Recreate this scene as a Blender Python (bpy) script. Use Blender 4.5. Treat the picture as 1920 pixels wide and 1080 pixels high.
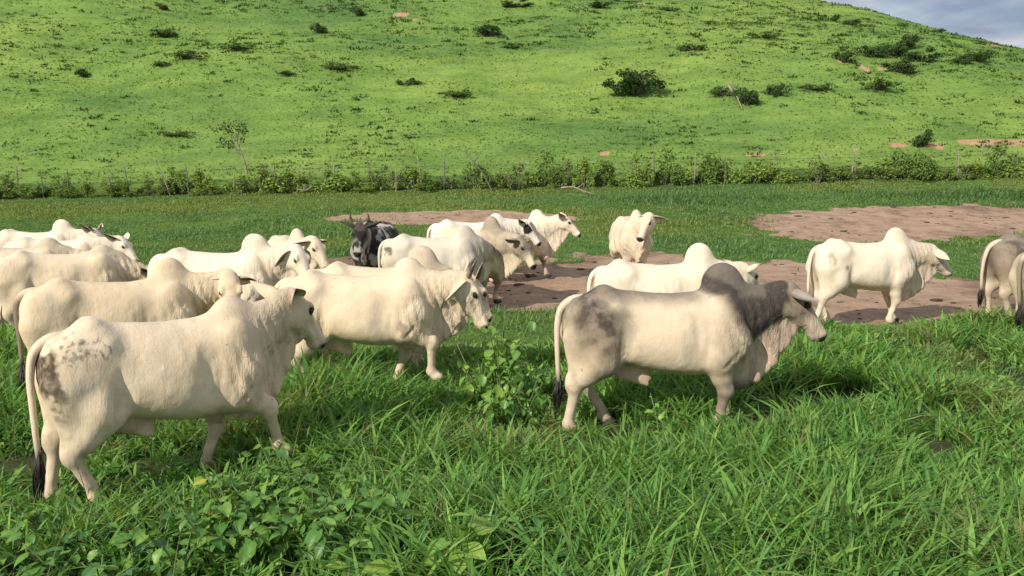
import bpy, math, random
import numpy as np
from mathutils import Vector

for _o in list(bpy.data.objects):
    bpy.data.objects.remove(_o, do_unlink=True)
random.seed(4)
SC = bpy.context.scene

# ------------------------------------------------------------------ camera
CAM_H = 2.1
PITCH = math.atan(175 / 1500.0)
cam_d = bpy.data.cameras.new('camera')
cam_d.sensor_width = 36.0
cam_d.lens = 36.0 * 1500.0 / 1920.0
cam_d.clip_start = 0.05; cam_d.clip_end = 5000.0
cam = bpy.data.objects.new('camera', cam_d)
SC.collection.objects.link(cam)
cam.location = (0, 0, CAM_H)
cam.rotation_euler = (math.pi/2 - PITCH, 0, 0)
SC.camera = cam

# ------------------------------------------------------------------ sky and sun
SUN_EL = math.radians(32)
SUN_AZ = math.atan2(-0.68, -0.73)          # from +Y towards +X: the sun stands behind the camera, to the left
world = bpy.data.worlds.new('World'); SC.world = world
world.use_nodes = True
nt = world.node_tree; nt.nodes.clear()
w_out = nt.nodes.new('ShaderNodeOutputWorld'); w_bg = nt.nodes.new('ShaderNodeBackground')
sky = nt.nodes.new('ShaderNodeTexSky'); sky.sky_type = 'NISHITA'; sky.sun_disc = False
sky.sun_elevation = SUN_EL; sky.sun_rotation = SUN_AZ % (2*math.pi); sky.altitude = 200; sky.air_density = 1.0; sky.dust_density = 1.5
tc = nt.nodes.new('ShaderNodeTexCoord')
mp = nt.nodes.new('ShaderNodeMapping'); mp.inputs['Scale'].default_value = (1.0, 1.0, 3.2)
mp.inputs['Location'].default_value = (0.35, 0.1, 0.25)
cn = nt.nodes.new('ShaderNodeTexNoise'); cn.inputs['Scale'].default_value = 3.6; cn.inputs['Detail'].default_value = 7; cn.inputs['Roughness'].default_value = 0.52
cr = nt.nodes.new('ShaderNodeValToRGB')
cr.color_ramp.elements[0].position = 0.26; cr.color_ramp.elements[0].color = (0, 0, 0, 1)
cr.color_ramp.elements[1].position = 0.42; cr.color_ramp.elements[1].color = (1, 1, 1, 1)
cn2 = nt.nodes.new('ShaderNodeTexNoise'); cn2.inputs['Scale'].default_value = 5.5; cn2.inputs['Detail'].default_value = 5
cr2 = nt.nodes.new('ShaderNodeValToRGB')
cr2.color_ramp.elements[0].position = 0.40; cr2.color_ramp.elements[0].color = (3.6, 4.1, 5.5, 1)
cr2.color_ramp.elements[1].position = 0.60; cr2.color_ramp.elements[1].color = (9.6, 9.8, 10.0, 1)
mixw = nt.nodes.new('ShaderNodeMix'); mixw.data_type = 'RGBA'
lk = nt.links.new
lk(tc.outputs['Generated'], mp.inputs['Vector']); lk(mp.outputs['Vector'], cn.inputs['Vector']); lk(mp.outputs['Vector'], cn2.inputs['Vector'])
lk(cn.outputs['Fac'], cr.inputs['Fac']); lk(cn2.outputs['Fac'], cr2.inputs['Fac'])
lk(cr.outputs['Color'], mixw.inputs['Factor']); lk(sky.outputs['Color'], mixw.inputs[6]); lk(cr2.outputs['Color'], mixw.inputs[7])
lk(mixw.outputs[2], w_bg.inputs['Color']); lk(w_bg.outputs['Background'], w_out.inputs['Surface'])
w_bg.inputs['Strength'].default_value = 0.085

sun_d = bpy.data.lights.new('sun', 'SUN'); sun_d.energy = 4.8; sun_d.angle = math.radians(0.53); sun_d.color = (1.0, 0.92, 0.79)
sun = bpy.data.objects.new('sun', sun_d); SC.collection.objects.link(sun)
_sd = Vector((math.sin(SUN_AZ)*math.cos(SUN_EL), math.cos(SUN_AZ)*math.cos(SUN_EL), math.sin(SUN_EL)))
sun.rotation_euler = _sd.to_track_quat('Z', 'Y').to_euler()
sun.location = (-20, -15, 30)

SC.view_settings.view_transform = 'Standard'; SC.view_settings.look = 'None'
SC.view_settings.gamma = 1.0; SC.view_settings.use_curve_mapping = False
SC.view_settings.exposure = 0.0
SC.cycles.max_bounces = 6; SC.cycles.transparent_max_bounces = 4; SC.cycles.diffuse_bounces = 3
# ------------------------------------------------------------------ materials
M = {}
def new_mat(name):
    m = bpy.data.materials.new(name); m.use_nodes = True
    n = m.node_tree.nodes; n.clear()
    out = n.new('ShaderNodeOutputMaterial'); b = n.new('ShaderNodeBsdfPrincipled')
    m.node_tree.links.new(b.outputs['BSDF'], out.inputs['Surface'])
    M[name] = m
    return m, n, m.node_tree.links.new, b, out

def noise_node(n, l, scale, detail=4, rough=0.55, vec=None, dist=0.0):
    t = n.new('ShaderNodeTexNoise'); t.inputs['Scale'].default_value = scale
    t.inputs['Detail'].default_value = detail; t.inputs['Roughness'].default_value = rough; t.inputs['Distortion'].default_value = dist
    if vec is not None: l(vec, t.inputs['Vector'])
    return t

def ramp_node(n, l, fac, stops):
    r = n.new('ShaderNodeValToRGB'); e = r.color_ramp.elements
    while len(e) < len(stops): e.new(0.5)
    for i, (p, c) in enumerate(stops):
        e[i].position = p; e[i].color = (c[0], c[1], c[2], 1)
    l(fac, r.inputs['Fac'])
    return r

def mix_node(n, l, fac, a, b, mode='MIX'):
    x = n.new('ShaderNodeMix'); x.data_type = 'RGBA'; x.blend_type = mode
    for v, i in ((fac, 0), (a, 6), (b, 7)):
        if hasattr(v, 'links'): l(v, x.inputs[i])
        elif i == 0: x.inputs[0].default_value = v
        else: x.inputs[i].default_value = (*v, 1)
    return x.outputs[2]

# hide: the coat colour is stored per vertex, the hair and skin grain are nodes
m, n, l, b, out = new_mat('hide')
at = n.new('ShaderNodeAttribute'); at.attribute_name = 'coat'
tcn = n.new('ShaderNodeTexCoord')
mpn = n.new('ShaderNodeMapping'); mpn.inputs['Scale'].default_value = (1, 1, .35); l(tcn.outputs['Object'], mpn.inputs['Vector'])
hair = noise_node(n, l, 160, 3, .6, mpn.outputs['Vector'])
patch = noise_node(n, l, 9, 5, .6, tcn.outputs['Object'])
hr = ramp_node(n, l, hair.outputs['Fac'], [(.3, (.94, .94, .94)), (.7, (1.04, 1.04, 1.04))])
pr = ramp_node(n, l, patch.outputs['Fac'], [(.3, (.92, .89, .85)), (.65, (1.03, 1.03, 1.03))])
c1 = mix_node(n, l, 1.0, at.outputs['Color'], hr.outputs['Color'], 'MULTIPLY')
c2 = mix_node(n, l, 1.0, c1, pr.outputs['Color'], 'MULTIPLY')
l(c2, b.inputs['Base Color']); b.inputs['Roughness'].default_value = .78
b.inputs['Specular IOR Level'].default_value = .2
b.inputs['Sheen Weight'].default_value = .05; b.inputs['Sheen Roughness'].default_value = .4
mpf = n.new('ShaderNodeMapping'); mpf.inputs['Scale'].default_value = (1.5, 1.5, .55); l(tcn.outputs['Object'], mpf.inputs['Vector'])
fold = noise_node(n, l, 17, 5, .62, mpf.outputs['Vector'], .6)
bp = n.new('ShaderNodeBump'); bp.inputs['Strength'].default_value = .12; bp.inputs['Distance'].default_value = .004
l(hair.outputs['Fac'], bp.inputs['Height'])
bp2 = n.new('ShaderNodeBump'); bp2.inputs['Strength'].default_value = .30; bp2.inputs['Distance'].default_value = .02
l(fold.outputs['Fac'], bp2.inputs['Height']); l(bp.outputs['Normal'], bp2.inputs['Normal']); 
# loose skin: upright creases where the 'fold' attribute marks neck, brisket, dewlap and stifle
fa = n.new('ShaderNodeAttribute'); fa.attribute_name = 'fold'
mpc = n.new('ShaderNodeMapping'); mpc.inputs['Scale'].default_value = (1, 1, .22); mpc.inputs['Rotation'].default_value = (0, .25, 0); l(tcn.outputs['Object'], mpc.inputs['Vector'])
cz = noise_node(n, l, 21, 3, .55, mpc.outputs['Vector'], .9)
sb = n.new('ShaderNodeMath'); sb.operation = 'SUBTRACT'; l(cz.outputs['Fac'], sb.inputs[0]); sb.inputs[1].default_value = .5
ab = n.new('ShaderNodeMath'); ab.operation = 'ABSOLUTE'; l(sb.outputs[0], ab.inputs[0])
pw = n.new('ShaderNodeMath'); pw.operation = 'MINIMUM'; l(ab.outputs[0], pw.inputs[0]); pw.inputs[1].default_value = .09
ml = n.new('ShaderNodeMath'); ml.operation = 'MULTIPLY'; l(pw.outputs[0], ml.inputs[0]); l(fa.outputs['Fac'], ml.inputs[1])
bp3 = n.new('ShaderNodeBump'); bp3.inputs['Strength'].default_value = .5; bp3.inputs['Distance'].default_value = .14
l(ml.outputs[0], bp3.inputs['Height']); l(bp2.outputs['Normal'], bp3.inputs['Normal']); l(bp3.outputs['Normal'], b.inputs['Normal'])

m, n, l, b, out = new_mat('eye')
b.inputs['Base Color'].default_value = (.012, .009, .008, 1); b.inputs['Roughness'].default_value = .12

m, n, l, b, out = new_mat('horn')
at = n.new('ShaderNodeAttribute'); at.attribute_name = 'coat'
tcn = n.new('ShaderNodeTexCoord'); ns = noise_node(n, l, 60, 3, .5, tcn.outputs['Object'])
rr = ramp_node(n, l, ns.outputs['Fac'], [(.3, (.7, .7, .7)), (.7, (1.2, 1.2, 1.2))])
l(mix_node(n, l, 1.0, at.outputs['Color'], rr.outputs['Color'], 'MULTIPLY'), b.inputs['Base Color']); b.inputs['Roughness'].default_value = .4

m, n, l, b, out = new_mat('switch')
tcn = n.new('ShaderNodeTexCoord'); ns = noise_node(n, l, 90, 2, .5, tcn.outputs['Object'])
rr = ramp_node(n, l, ns.outputs['Fac'], [(.3, (.012, .01, .009)), (.7, (.04, .032, .027))])
l(rr.outputs['Color'], b.inputs['Base Color']); b.inputs['Roughness'].default_value = .55
# ------------------------------------------------------------------ noise and curves (numpy)
def _hash3(i, j, k, seed):
    n = (i * 374761393 + j * 668265263 + k * 2147483647 + seed * 974634777) & 0xFFFFFFFF
    n = ((n ^ (n >> 13)) * 1274126177) & 0xFFFFFFFF
    n = n ^ (n >> 16)
    return (n & 0xFFFF).astype(np.float32) / 65535.0

def vnoise(x, y, z, seed=0):
    x, y, z = np.broadcast_arrays(x, y, z)
    xi = np.floor(x).astype(np.int64); yi = np.floor(y).astype(np.int64); zi = np.floor(z).astype(np.int64)
    fx = x - xi; fy = y - yi; fz = z - zi
    fx = fx * fx * (3 - 2 * fx); fy = fy * fy * (3 - 2 * fy); fz = fz * fz * (3 - 2 * fz)
    r = 0
    for a in (0, 1):
        wx = fx if a else 1 - fx
        for b in (0, 1):
            wy = fy if b else 1 - fy
            for c in (0, 1):
                wz = fz if c else 1 - fz
                r = r + wx * wy * wz * _hash3(xi + a, yi + b, zi + c, seed)
    return r

def fbm(x, y, z, seed=0, octv=4):
    r = 0.0; a = 0.5; s = 0.0
    for o in range(octv):
        r = r + a * vnoise(x, y, z, seed + 17 * o); s += a
        x = x * 2.03 + 5.2; y = y * 2.03 + 1.3; z = z * 2.03 + 8.7; a *= 0.5
    return r / s

def sstep(a, b, x):
    t = np.clip((x - a) / (b - a), 0, 1)
    return t * t * (3 - 2 * t)

def smooth_table(xs, cols, n=160):
    """monotone-x stations resampled with a Catmull-Rom style cubic."""
    xs = np.array(xs, float); cols = np.array(cols, float)
    d = np.gradient(cols, xs, axis=0)
    t = np.linspace(xs[0], xs[-1], n)
    i = np.clip(np.searchsorted(xs, t) - 1, 0, len(xs) - 2)
    h = (xs[i + 1] - xs[i]); s = (t - xs[i]) / h
    h = h[:, None]; s = s[:, None]
    v = ((2*s**3 - 3*s**2 + 1) * cols[i] + (s**3 - 2*s**2 + s) * h * d[i]
         + (-2*s**3 + 3*s**2) * cols[i + 1] + (s**3 - s**2) * h * d[i + 1])
    return t, v

# ------------------------------------------------------------------ implicit body surface
class Prim:
    def __init__(self, fn, lo, hi, k=0.05, op='add', group=''):
        self.fn = fn; self.lo = np.array(lo, float); self.hi = np.array(hi, float)
        self.k = k; self.op = op; self.group = group

def p_cone(a, b, r1, r2, k=0.04, group='', op='add'):
    a = np.array(a, float); b = np.array(b, float); ba = b - a; L2 = max(float(ba @ ba), 1e-9)
    def fn(x, y, z):
        px, py, pz = x - a[0], y - a[1], z - a[2]
        h = np.clip((px * ba[0] + py * ba[1] + pz * ba[2]) / L2, 0, 1)
        return np.sqrt((px - h * ba[0])**2 + (py - h * ba[1])**2 + (pz - h * ba[2])**2) - (r1 + (r2 - r1) * h)
    m = max(r1, r2)
    return Prim(fn, np.minimum(a, b) - m, np.maximum(a, b) + m, k, op, group)

def p_ell(c, r, rot=None, k=0.05, group='', op='add'):
    c = np.array(c, float); r = np.array(r, float)
    R = np.eye(3) if rot is None else np.array(rot, float)          # rows = local axes in world
    def fn(x, y, z):
        px, py, pz = x - c[0], y - c[1], z - c[2]
        q = [R[i, 0] * px + R[i, 1] * py + R[i, 2] * pz for i in range(3)]
        k0 = np.sqrt((q[0]/r[0])**2 + (q[1]/r[1])**2 + (q[2]/r[2])**2)
        k1 = np.sqrt((q[0]/r[0]**2)**2 + (q[1]/r[1]**2)**2 + (q[2]/r[2]**2)**2) + 1e-6
        return k0 * (k0 - 1) / k1
    e = np.sqrt(((R * r[:, None])**2).sum(0))
    return Prim(fn, c - e, c + e, k, op, group)

def p_loft(o, ex, ey, ez, st, k=0.05, group='', egg=0.0, power=2.0, op='add'):
    """stations rows: u, top, bottom, half width; ey = side, ez = up."""
    o = np.array(o, float); ex = np.array(ex, float); ey = np.array(ey, float); ez = np.array(ez, float)
    st = np.array(st, float)
    t, v = smooth_table(st[:, 0], st[:, 1:])
    top, bot, hw = v[:, 0], v[:, 1], np.maximum(v[:, 2], 0.012)
    def fn(x, y, z):
        px, py, pz = x - o[0], y - o[1], z - o[2]
        u = ex[0]*px + ex[1]*py + ex[2]*pz
        s = ey[0]*px + ey[1]*py + ey[2]*pz
        w = ez[0]*px + ez[1]*py + ez[2]*pz
        T = np.interp(u, t, top); B = np.interp(u, t, bot); H = np.interp(u, t, hw)
        hv = np.maximum((T - B) * 0.5, 0.012); w = w - (T + B) * 0.5
        H = H * (1 - egg * np.clip(w / hv, -1, 1))
        qa = np.abs(s / H); qb = np.abs(w / hv)
        k0 = (qa**power + qb**power)**(1.0 / power)
        k1 = np.sqrt((s / H**2)**2 + (w / hv**2)**2) + 1e-6
        rr = np.sqrt((s / H)**2 + (w / hv)**2) + 1e-6
        d = k0 * (k0 - 1) / k1 * (rr / np.maximum(k0, 1e-6))
        du = np.maximum(np.maximum(t[0] - u, u - t[-1]), 0)
        return np.where(du > 0, np.sqrt(np.maximum(d, 0)**2 + du**2), d)
    cs = []
    m = max(abs(top).max(), abs(bot).max())
    for uu in (t[0], t[-1]):
        for ss in (-1, 1):
            for ww in (bot.min(), top.max()):
                cs.append(o + uu * ex + ss * hw.max() * (1 + abs(egg)) * ey + ww * ez)
    cs = np.array(cs)
    return Prim(fn, cs.min(0), cs.max(0), k, op, group)

def smin(a, b, k):
    h = np.maximum(k - np.abs(a - b), 0) / k
    return np.minimum(a, b) - h * h * k * 0.25

def polygonize(prims, vox):
    lo = np.min([p.lo for p in prims if p.op == 'add'], 0) - 3 * vox
    hi = np.max([p.hi for p in prims if p.op == 'add'], 0) + 3 * vox
    n = np.ceil((hi - lo) / vox).astype(int) + 1
    ax = [(lo[i] + np.arange(n[i]) * vox).astype(np.float32) for i in range(3)]
    D = np.full(tuple(n), 0.4, np.float32)
    for p in prims:
        m = 1.3 * p.k + 2 * vox
        a = np.clip(np.floor((p.lo - m - lo) / vox).astype(int), 0, n - 1)
        b = np.clip(np.ceil((p.hi + m - lo) / vox).astype(int) + 1, 1, n)
        sl = tuple(slice(a[i], b[i]) for i in range(3))
        d = p.fn(ax[0][sl[0]][:, None, None], ax[1][sl[1]][None, :, None], ax[2][sl[2]][None, None, :])
        if p.op == 'add':
            D[sl] = smin(D[sl], d, p.k)
        else:
            D[sl] = -smin(-D[sl], d, p.k)
    # naive surface nets
    ins = D < 0
    c = np.zeros(tuple(n - 1), np.uint8)
    for i in (0, 1):
        for j in (0, 1):
            for k in (0, 1):
                c += ins[i:n[0]-1+i, j:n[1]-1+j, k:n[2]-1+k]
    act = (c > 0) & (c < 8)
    ci = np.argwhere(act)
    idx = np.full(c.shape, -1, np.int64); idx[act] = np.arange(len(ci))
    acc = np.zeros((len(ci), 3)); cnt = np.zeros(len(ci))
    corners = [(i, j, k) for i in (0, 1) for j in (0, 1) for k in (0, 1)]
    for A in corners:
        for d in range(3):
            if A[d]: continue
            B = list(A); B[d] = 1
            da = D[ci[:, 0]+A[0], ci[:, 1]+A[1], ci[:, 2]+A[2]]
            db = D[ci[:, 0]+B[0], ci[:, 1]+B[1], ci[:, 2]+B[2]]
            m = (da < 0) != (db < 0)
            t = np.where(m, da / np.where(m, da - db, 1), 0)
            pt = np.tile(np.array(A, float), (len(ci), 1)); pt[:, d] += t
            acc += pt * m[:, None]; cnt += m
    V = lo + (ci + acc / cnt[:, None]) * vox
    Q = []
    for d in range(3):
        e1, e2 = (d + 1) % 3, (d + 2) % 3
        s0 = [slice(None)] * 3; s1 = [slice(None)] * 3
        s0[d] = slice(0, n[d]-1); s1[d] = slice(1, n[d])
        ch = ins[tuple(s0)] != ins[tuple(s1)]
        e = np.argwhere(ch)
        ok = (e[:, e1] > 0) & (e[:, e2] > 0) & (e[:, e1] < n[e1]-1) & (e[:, e2] < n[e2]-1)
        e = e[ok]
        flip = ins[e[:, 0], e[:, 1], e[:, 2]]
        q = []
        for o1, o2 in ((0, 0), (-1, 0), (-1, -1), (0, -1)):
            f = e.copy(); f[:, e1] += o1; f[:, e2] += o2
            q.append(idx[f[:, 0], f[:, 1], f[:, 2]])
        q = np.stack(q, 1)
        q[~flip] = q[~flip][:, ::-1]
        Q.append(q)
    Q = np.concatenate(Q)
    # keep the largest surface smooth
    ed = np.concatenate([Q[:, [0, 1]], Q[:, [1, 2]], Q[:, [2, 3]], Q[:, [3, 0]]])
    nv = len(V)
    deg = np.bincount(ed[:, 0], minlength=nv) + np.bincount(ed[:, 1], minlength=nv)
    def lap(V):
        s = np.stack([np.bincount(ed[:, 0], V[ed[:, 1], i], nv) + np.bincount(ed[:, 1], V[ed[:, 0], i], nv) for i in range(3)], 1)
        return s / deg[:, None]
    for lam in (0.5, -0.52, 0.5, -0.5, 0.4):
        V = V + lam * (lap(V) - V)
    return V, Q

def vnormals(V, Q):
    a = V[Q[:, 2]] - V[Q[:, 0]]; b = V[Q[:, 3]] - V[Q[:, 1]]
    fn = np.cross(a, b)
    N = np.stack([sum(np.bincount(Q[:, j], fn[:, i], len(V)) for j in range(4)) for i in range(3)], 1)
    return N / (np.linalg.norm(N, axis=1, keepdims=True) + 1e-12)

def np_mesh(name, V, Faces, smooth=True, col=None, colname='coat'):
    """Faces: int array (n,3) or (n,4)."""
    me = bpy.data.meshes.new(name)
    V = np.asarray(V, np.float32); Faces = np.asarray(Faces, np.int32)
    nf, w = Faces.shape
    me.vertices.add(len(V)); me.vertices.foreach_set('co', V.ravel())
    me.loops.add(nf * w); me.loops.foreach_set('vertex_index', Faces.ravel())
    me.polygons.add(nf)
    me.polygons.foreach_set('loop_start', np.arange(0, nf * w, w, dtype=np.int32))
    if smooth:
        me.polygons.foreach_set('use_smooth', np.ones(nf, bool))
    me.update(calc_edges=True)
    if col is not None:
        at = me.color_attributes.new(colname, 'FLOAT_COLOR', 'POINT')
        c4 = np.ones((len(V), 4), np.float32); c4[:, :3] = col
        at.data.foreach_set('color', c4.ravel())
    return me

def link(name, me, parent=None, mat=None):
    o = bpy.data.objects.new(name, me)
    bpy.context.scene.collection.objects.link(o)
    if parent is not None: o.parent = parent
    if mat is not None and me is not None and len(me.materials) == 0: me.materials.append(mat)
    return o

def tag(o, label=None, cat=None, group=None, kind=None):
    if label: o['label'] = label
    if cat: o['category'] = cat
    if group: o['group'] = group
    if kind: o['kind'] = kind
    return o

def tube(P, R, seg=8, squash=1.0):
    """a swept tube through points P with radii R, closed ends."""
    P = np.array(P, float); n = len(P)
    V = []; T = np.gradient(P, axis=0)
    T /= np.linalg.norm(T, axis=1, keepdims=True) + 1e-9
    ref = np.array([0.13, 0.97, 0.2])
    for i in range(n):
        a = np.cross(T[i], ref); a /= np.linalg.norm(a) + 1e-9
        b = np.cross(T[i], a)
        for s in range(seg):
            th = 2 * math.pi * s / seg
            V.append(P[i] + R[i] * (math.cos(th) * a + squash * math.sin(th) * b))
    Fq = []
    for i in range(n - 1):
        for s in range(seg):
            s2 = (s + 1) % seg
            Fq.append((i*seg+s, i*seg+s2, (i+1)*seg+s2, (i+1)*seg+s))
    V.append(P[0]); V.append(P[-1]); c0 = n*seg; c1 = c0+1
    for s in range(seg):
        s2 = (s + 1) % seg
        Fq.append((c0, s2, s, s)); Fq.append((c1, (n-1)*seg+s, (n-1)*seg+s2, (n-1)*seg+s2))
    return np.array(V), Fq

def py_mesh(name, V, Fq, smooth=True, col=None, colname='coat'):
    me = bpy.data.meshes.new(name)
    fs = [tuple(dict.fromkeys(int(i) for i in f)) for f in Fq]
    me.from_pydata([tuple(map(float, v)) for v in V], [], [f for f in fs if len(f) > 2])
    if smooth:
        for p in me.polygons: p.use_smooth = True
    if col is not None:
        at = me.color_attributes.new(colname, 'FLOAT_COLOR', 'POINT')
        c4 = np.ones((len(V), 4), np.float32); c4[:, :3] = col
        at.data.foreach_set('color', c4.ravel())
    return me

def catmull(P, n):
    P = np.array(P, float); m = len(P)
    out = []
    for t in np.linspace(0, m - 1, n):
        i = min(int(t), m - 2); s = t - i
        p0 = P[max(i-1, 0)]; p1 = P[i]; p2 = P[i+1]; p3 = P[min(i+2, m-1)]
        out.append(0.5 * ((2*p1) + (-p0+p2)*s + (2*p0-5*p1+4*p2-p3)*s*s + (-p0+3*p1-3*p2+p3)*s**3))
    return np.array(out)

# ------------------------------------------------------------------ the zebu
def norm(v):
    v = np.array(v, float); return v / (np.linalg.norm(v) + 1e-12)

def ik(a, f, l1, l2, sgn):
    """2-link leg in the xz plane; sgn +1 bends forward, -1 backward."""
    dx, dz = f[0] - a[0], f[1] - a[1]
    d = min(math.hypot(dx, dz), (l1 + l2) * 0.999)
    base = math.atan2(dz, dx)
    ca = max(-1, min(1, (l1*l1 + d*d - l2*l2) / (2*l1*d)))
    an = base + sgn * math.acos(ca)
    return a[0] + l1 * math.cos(an), a[1] + l1 * math.sin(an)

def head_frame(yaw, pitch, roll=0.0):
    cy, sy = math.cos(yaw), math.sin(yaw); cp, sp = math.cos(pitch), math.sin(pitch)
    f = np.array([cy*cp, sy*cp, -sp]); v = np.array([cy*sp, sy*sp, cp]); w = np.array([-sy, cy, 0.0])
    cr, sr = math.cos(roll), math.sin(roll)
    return f, cr*v + sr*w, cr*w - sr*v          # forward, up, left

COW_DEFAULT = dict(
    hump=1.0, humplean=0.0, dewlap=1.0, bulk=1.0, sheath=0.6, testes=0.0,
    neck_yaw=0.0, neck_pitch=20.0, neck_len=0.66, head_yaw=None, head_pitch=50.0, head_roll=0.0, head_scale=1.06,
    fl=(0.50, 0.0), fr=(0.44, 0.0), hl=(-0.72, 0.0), hr=(-0.60, 0.0),
    ear=(-.25, .95, .12), horns=0.0, tail_sway=0.03, tail_len=1.0, tail_back=0.0, ribs=1.0,
    coat=(0.70, 0.61, 0.48), grey=None, dirt=None, spots=None, eye_patch=0.0, dark_ear=0.0, seed=1, vox=0.016, legs_dark=0.0,
    tail_dark=0.0, ear_col=None, dew_pink=.45, hollow=.6)

def cow_prims(c):
    P = []
    B = c['bulk']
    st = [(-0.885, 1.06, 0.92, .035), (-0.84, 1.155, 0.80, .13), (-0.70, 1.235, 0.68, .215), (-0.52, 1.285, 0.62, .262),
          (-0.30, 1.268, 0.60, .275), (0.0, 1.245, 0.54, .318), (0.25, 1.255, 0.515, .312), (0.45, 1.29, 0.53, .275),
          (0.62, 1.27, 0.565, .225), (0.75, 1.19, 0.64, .165), (0.85, 1.06, 0.78, .04)]
    st = [(u, t, 0.9 - (0.9 - b) * (0.5 + 0.5 * B), w * B) for u, t, b, w in st]
    P.append(p_loft((0, 0, 0), (1, 0, 0), (0, 1, 0), (0, 0, 1), st, 0.05, 'trunk', egg=0.16, power=2.25))
    for s in (-1, 1):
        # pelvis: hooks, pins
        P.append(p_cone((-0.44, s*(.175 + .02*c['hollow']), 1.15), (-0.52, s*.11, 1.238), .035, .05, 0.15, 'trunk'))
        P.append(p_ell((-0.80, s*.105, 1.07), (.06, .05, .07), None, 0.08, 'trunk'))
        # thigh
        a = math.radians(14)
        Rm = [(math.cos(a), 0, math.sin(a)), (0, 1, 0), (-math.sin(a), 0, math.cos(a))]
        P.append(p_ell((-0.625, s*.165, 0.885), (.215, .125, .33), Rm, 0.09, 'thigh'))
        # shoulder blade and point of shoulder
        a = math.radians(-16)
        Rm = [(math.cos(a), 0, math.sin(a)), (0, 1, 0), (-math.sin(a), 0, math.cos(a))]
        P.append(p_ell((0.50, s*.185, 0.96), (.15, .085, .27), Rm, 0.11, 'shoulder'))
        P.append(p_ell((0.60, s*.175, 0.82), (.13, .105, .15), None, 0.08, 'shoulder'))
    # legs
    for key, s in (('fl', 1), ('fr', -1)):
        fx, fz = c[key]
        sh = (0.60, 0.86); el = (0.455 + 0.18*(fx - 0.48), 0.685)
        an = (fx - 0.015, fz + 0.085)                 # fetlock
        kn = ik(el, an, 0.30, 0.315, 1)
        y0, y1, y2 = s*.17, s*.15, s*.135
        md = (el[0]*.4+kn[0]*.6, el[1]*.4+kn[1]*.6)
        P.append(p_cone((sh[0], s*.17, sh[1]), (el[0]+.02, y0, el[1]+.01), .125, .125, 0.09, 'shoulder'))
        P.append(p_cone((el[0]+.015, y0, el[1]+.02), (md[0], y1, md[1]), .128, .085, 0.07, 'leg'))
        P.append(p_cone((md[0], y1, md[1]), (kn[0], y1, kn[1]), .083, .066, 0.04, 'leg'))
        P.append(p_ell((kn[0]+.008, y1, kn[1]), (.068, .068, .078), None, 0.03, 'leg'))
        P.append(p_cone((kn[0], y1, kn[1]-.02), (an[0]-.004, y2, an[1]+.05), .050, .041, 0.04, 'leg'))
        P.append(p_ell((an[0]-.008, y2, an[1]+.005), (.055, .051, .053), None, 0.03, 'leg'))
        P.append(p_cone((an[0], y2, an[1]), (fx+.025, y2, fz+.05), .046, .05, 0.03, 'leg'))
        for q in (-1, 1):
            P.append(p_ell((fx+.04, y2+q*.03, fz+.035), (.068, .035, .045), None, 0.012, 'hoof'))
    for key, s in (('hl', 1), ('hr', -1)):
        fx, fz = c[key]
        stf = (-0.475 + 0.22*(fx + 0.66), 0.70)
        an = (fx - 0.01, fz + 0.09)
        hk = ik(stf, an, 0.375, 0.355, -1)
        y0, y1, y2 = s*.185, s*.155, s*.14
        P.append(p_ell((stf[0]-.01, y0-.01*s, stf[1]+.02), (.14, .09, .17), None, 0.09, 'thigh'))
        mid = (stf[0]*.45+hk[0]*.55-.015, (y0+y1)/2, stf[1]*.45+hk[1]*.55)
        P.append(p_cone((stf[0]-.06, y0-.01*s, stf[1]-.02), mid, .15, .105, 0.09, 'thigh'))
        P.append(p_cone((-0.76, s*.15, 0.86), (hk[0]+.0, y1, hk[1]+.08), .12, .05, 0.11, 'thigh'))
        P.append(p_cone(mid, (hk[0]+.01, y1, hk[1]+.01), .10, .064, 0.05, 'leg'))
        P.append(p_ell((hk[0]-.012, y1, hk[1]+.015), (.072, .055, .088), None, 0.04, 'leg'))
        P.append(p_cone((hk[0]-.042, y1, hk[1]+.085), (hk[0]-.028, y1, hk[1]), .030, .038, 0.05, 'leg'))
        P.append(p_cone((hk[0]+.004, y1, hk[1]-.03), (an[0]-.004, y2, an[1]+.05), .052, .043, 0.04, 'leg'))
        P.append(p_ell((an[0]-.008, y2, an[1]+.005), (.055, .051, .053), None, 0.03, 'leg'))
        P.append(p_cone((an[0], y2, an[1]), (fx+.025, y2, fz+.05), .046, .05, 0.03, 'leg'))
        for q in (-1, 1):
            P.append(p_ell((fx+.04, y2+q*.03, fz+.035), (.068, .035, .045), None, 0.012, 'hoof'))
    # brisket
    P.append(p_ell((0.60, 0, .66), (.20, .135, .17), None, 0.09, 'brisket'))
    # neck
    ny = math.radians(c['neck_yaw']); npi = math.radians(c['neck_pitch']); L = c['neck_len']
    n0 = np.array([0.54, 0, 1.02]); drc = np.array([math.cos(ny)*math.cos(npi), math.sin(ny)*math.cos(npi), math.sin(npi)])
    poll = n0 + np.array([0, 0, 0.03]) + L * drc
    n1 = n0 + np.array([0.30, 0.0, 0.02 + 0.10*math.sin(npi)])
    hy = math.radians(c['head_yaw'] if c['head_yaw'] is not None else c['neck_yaw']*1.3)
    f, v, w = head_frame(hy, math.radians(c['head_pitch']), math.radians(c['head_roll']))
    hs = c['head_scale']
    endp = poll + hs * (0.03*f - 0.075*v)
    info = dict(poll=poll, f=f, v=v, w=w, hs=hs, neck=[])
    nn = 10
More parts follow.
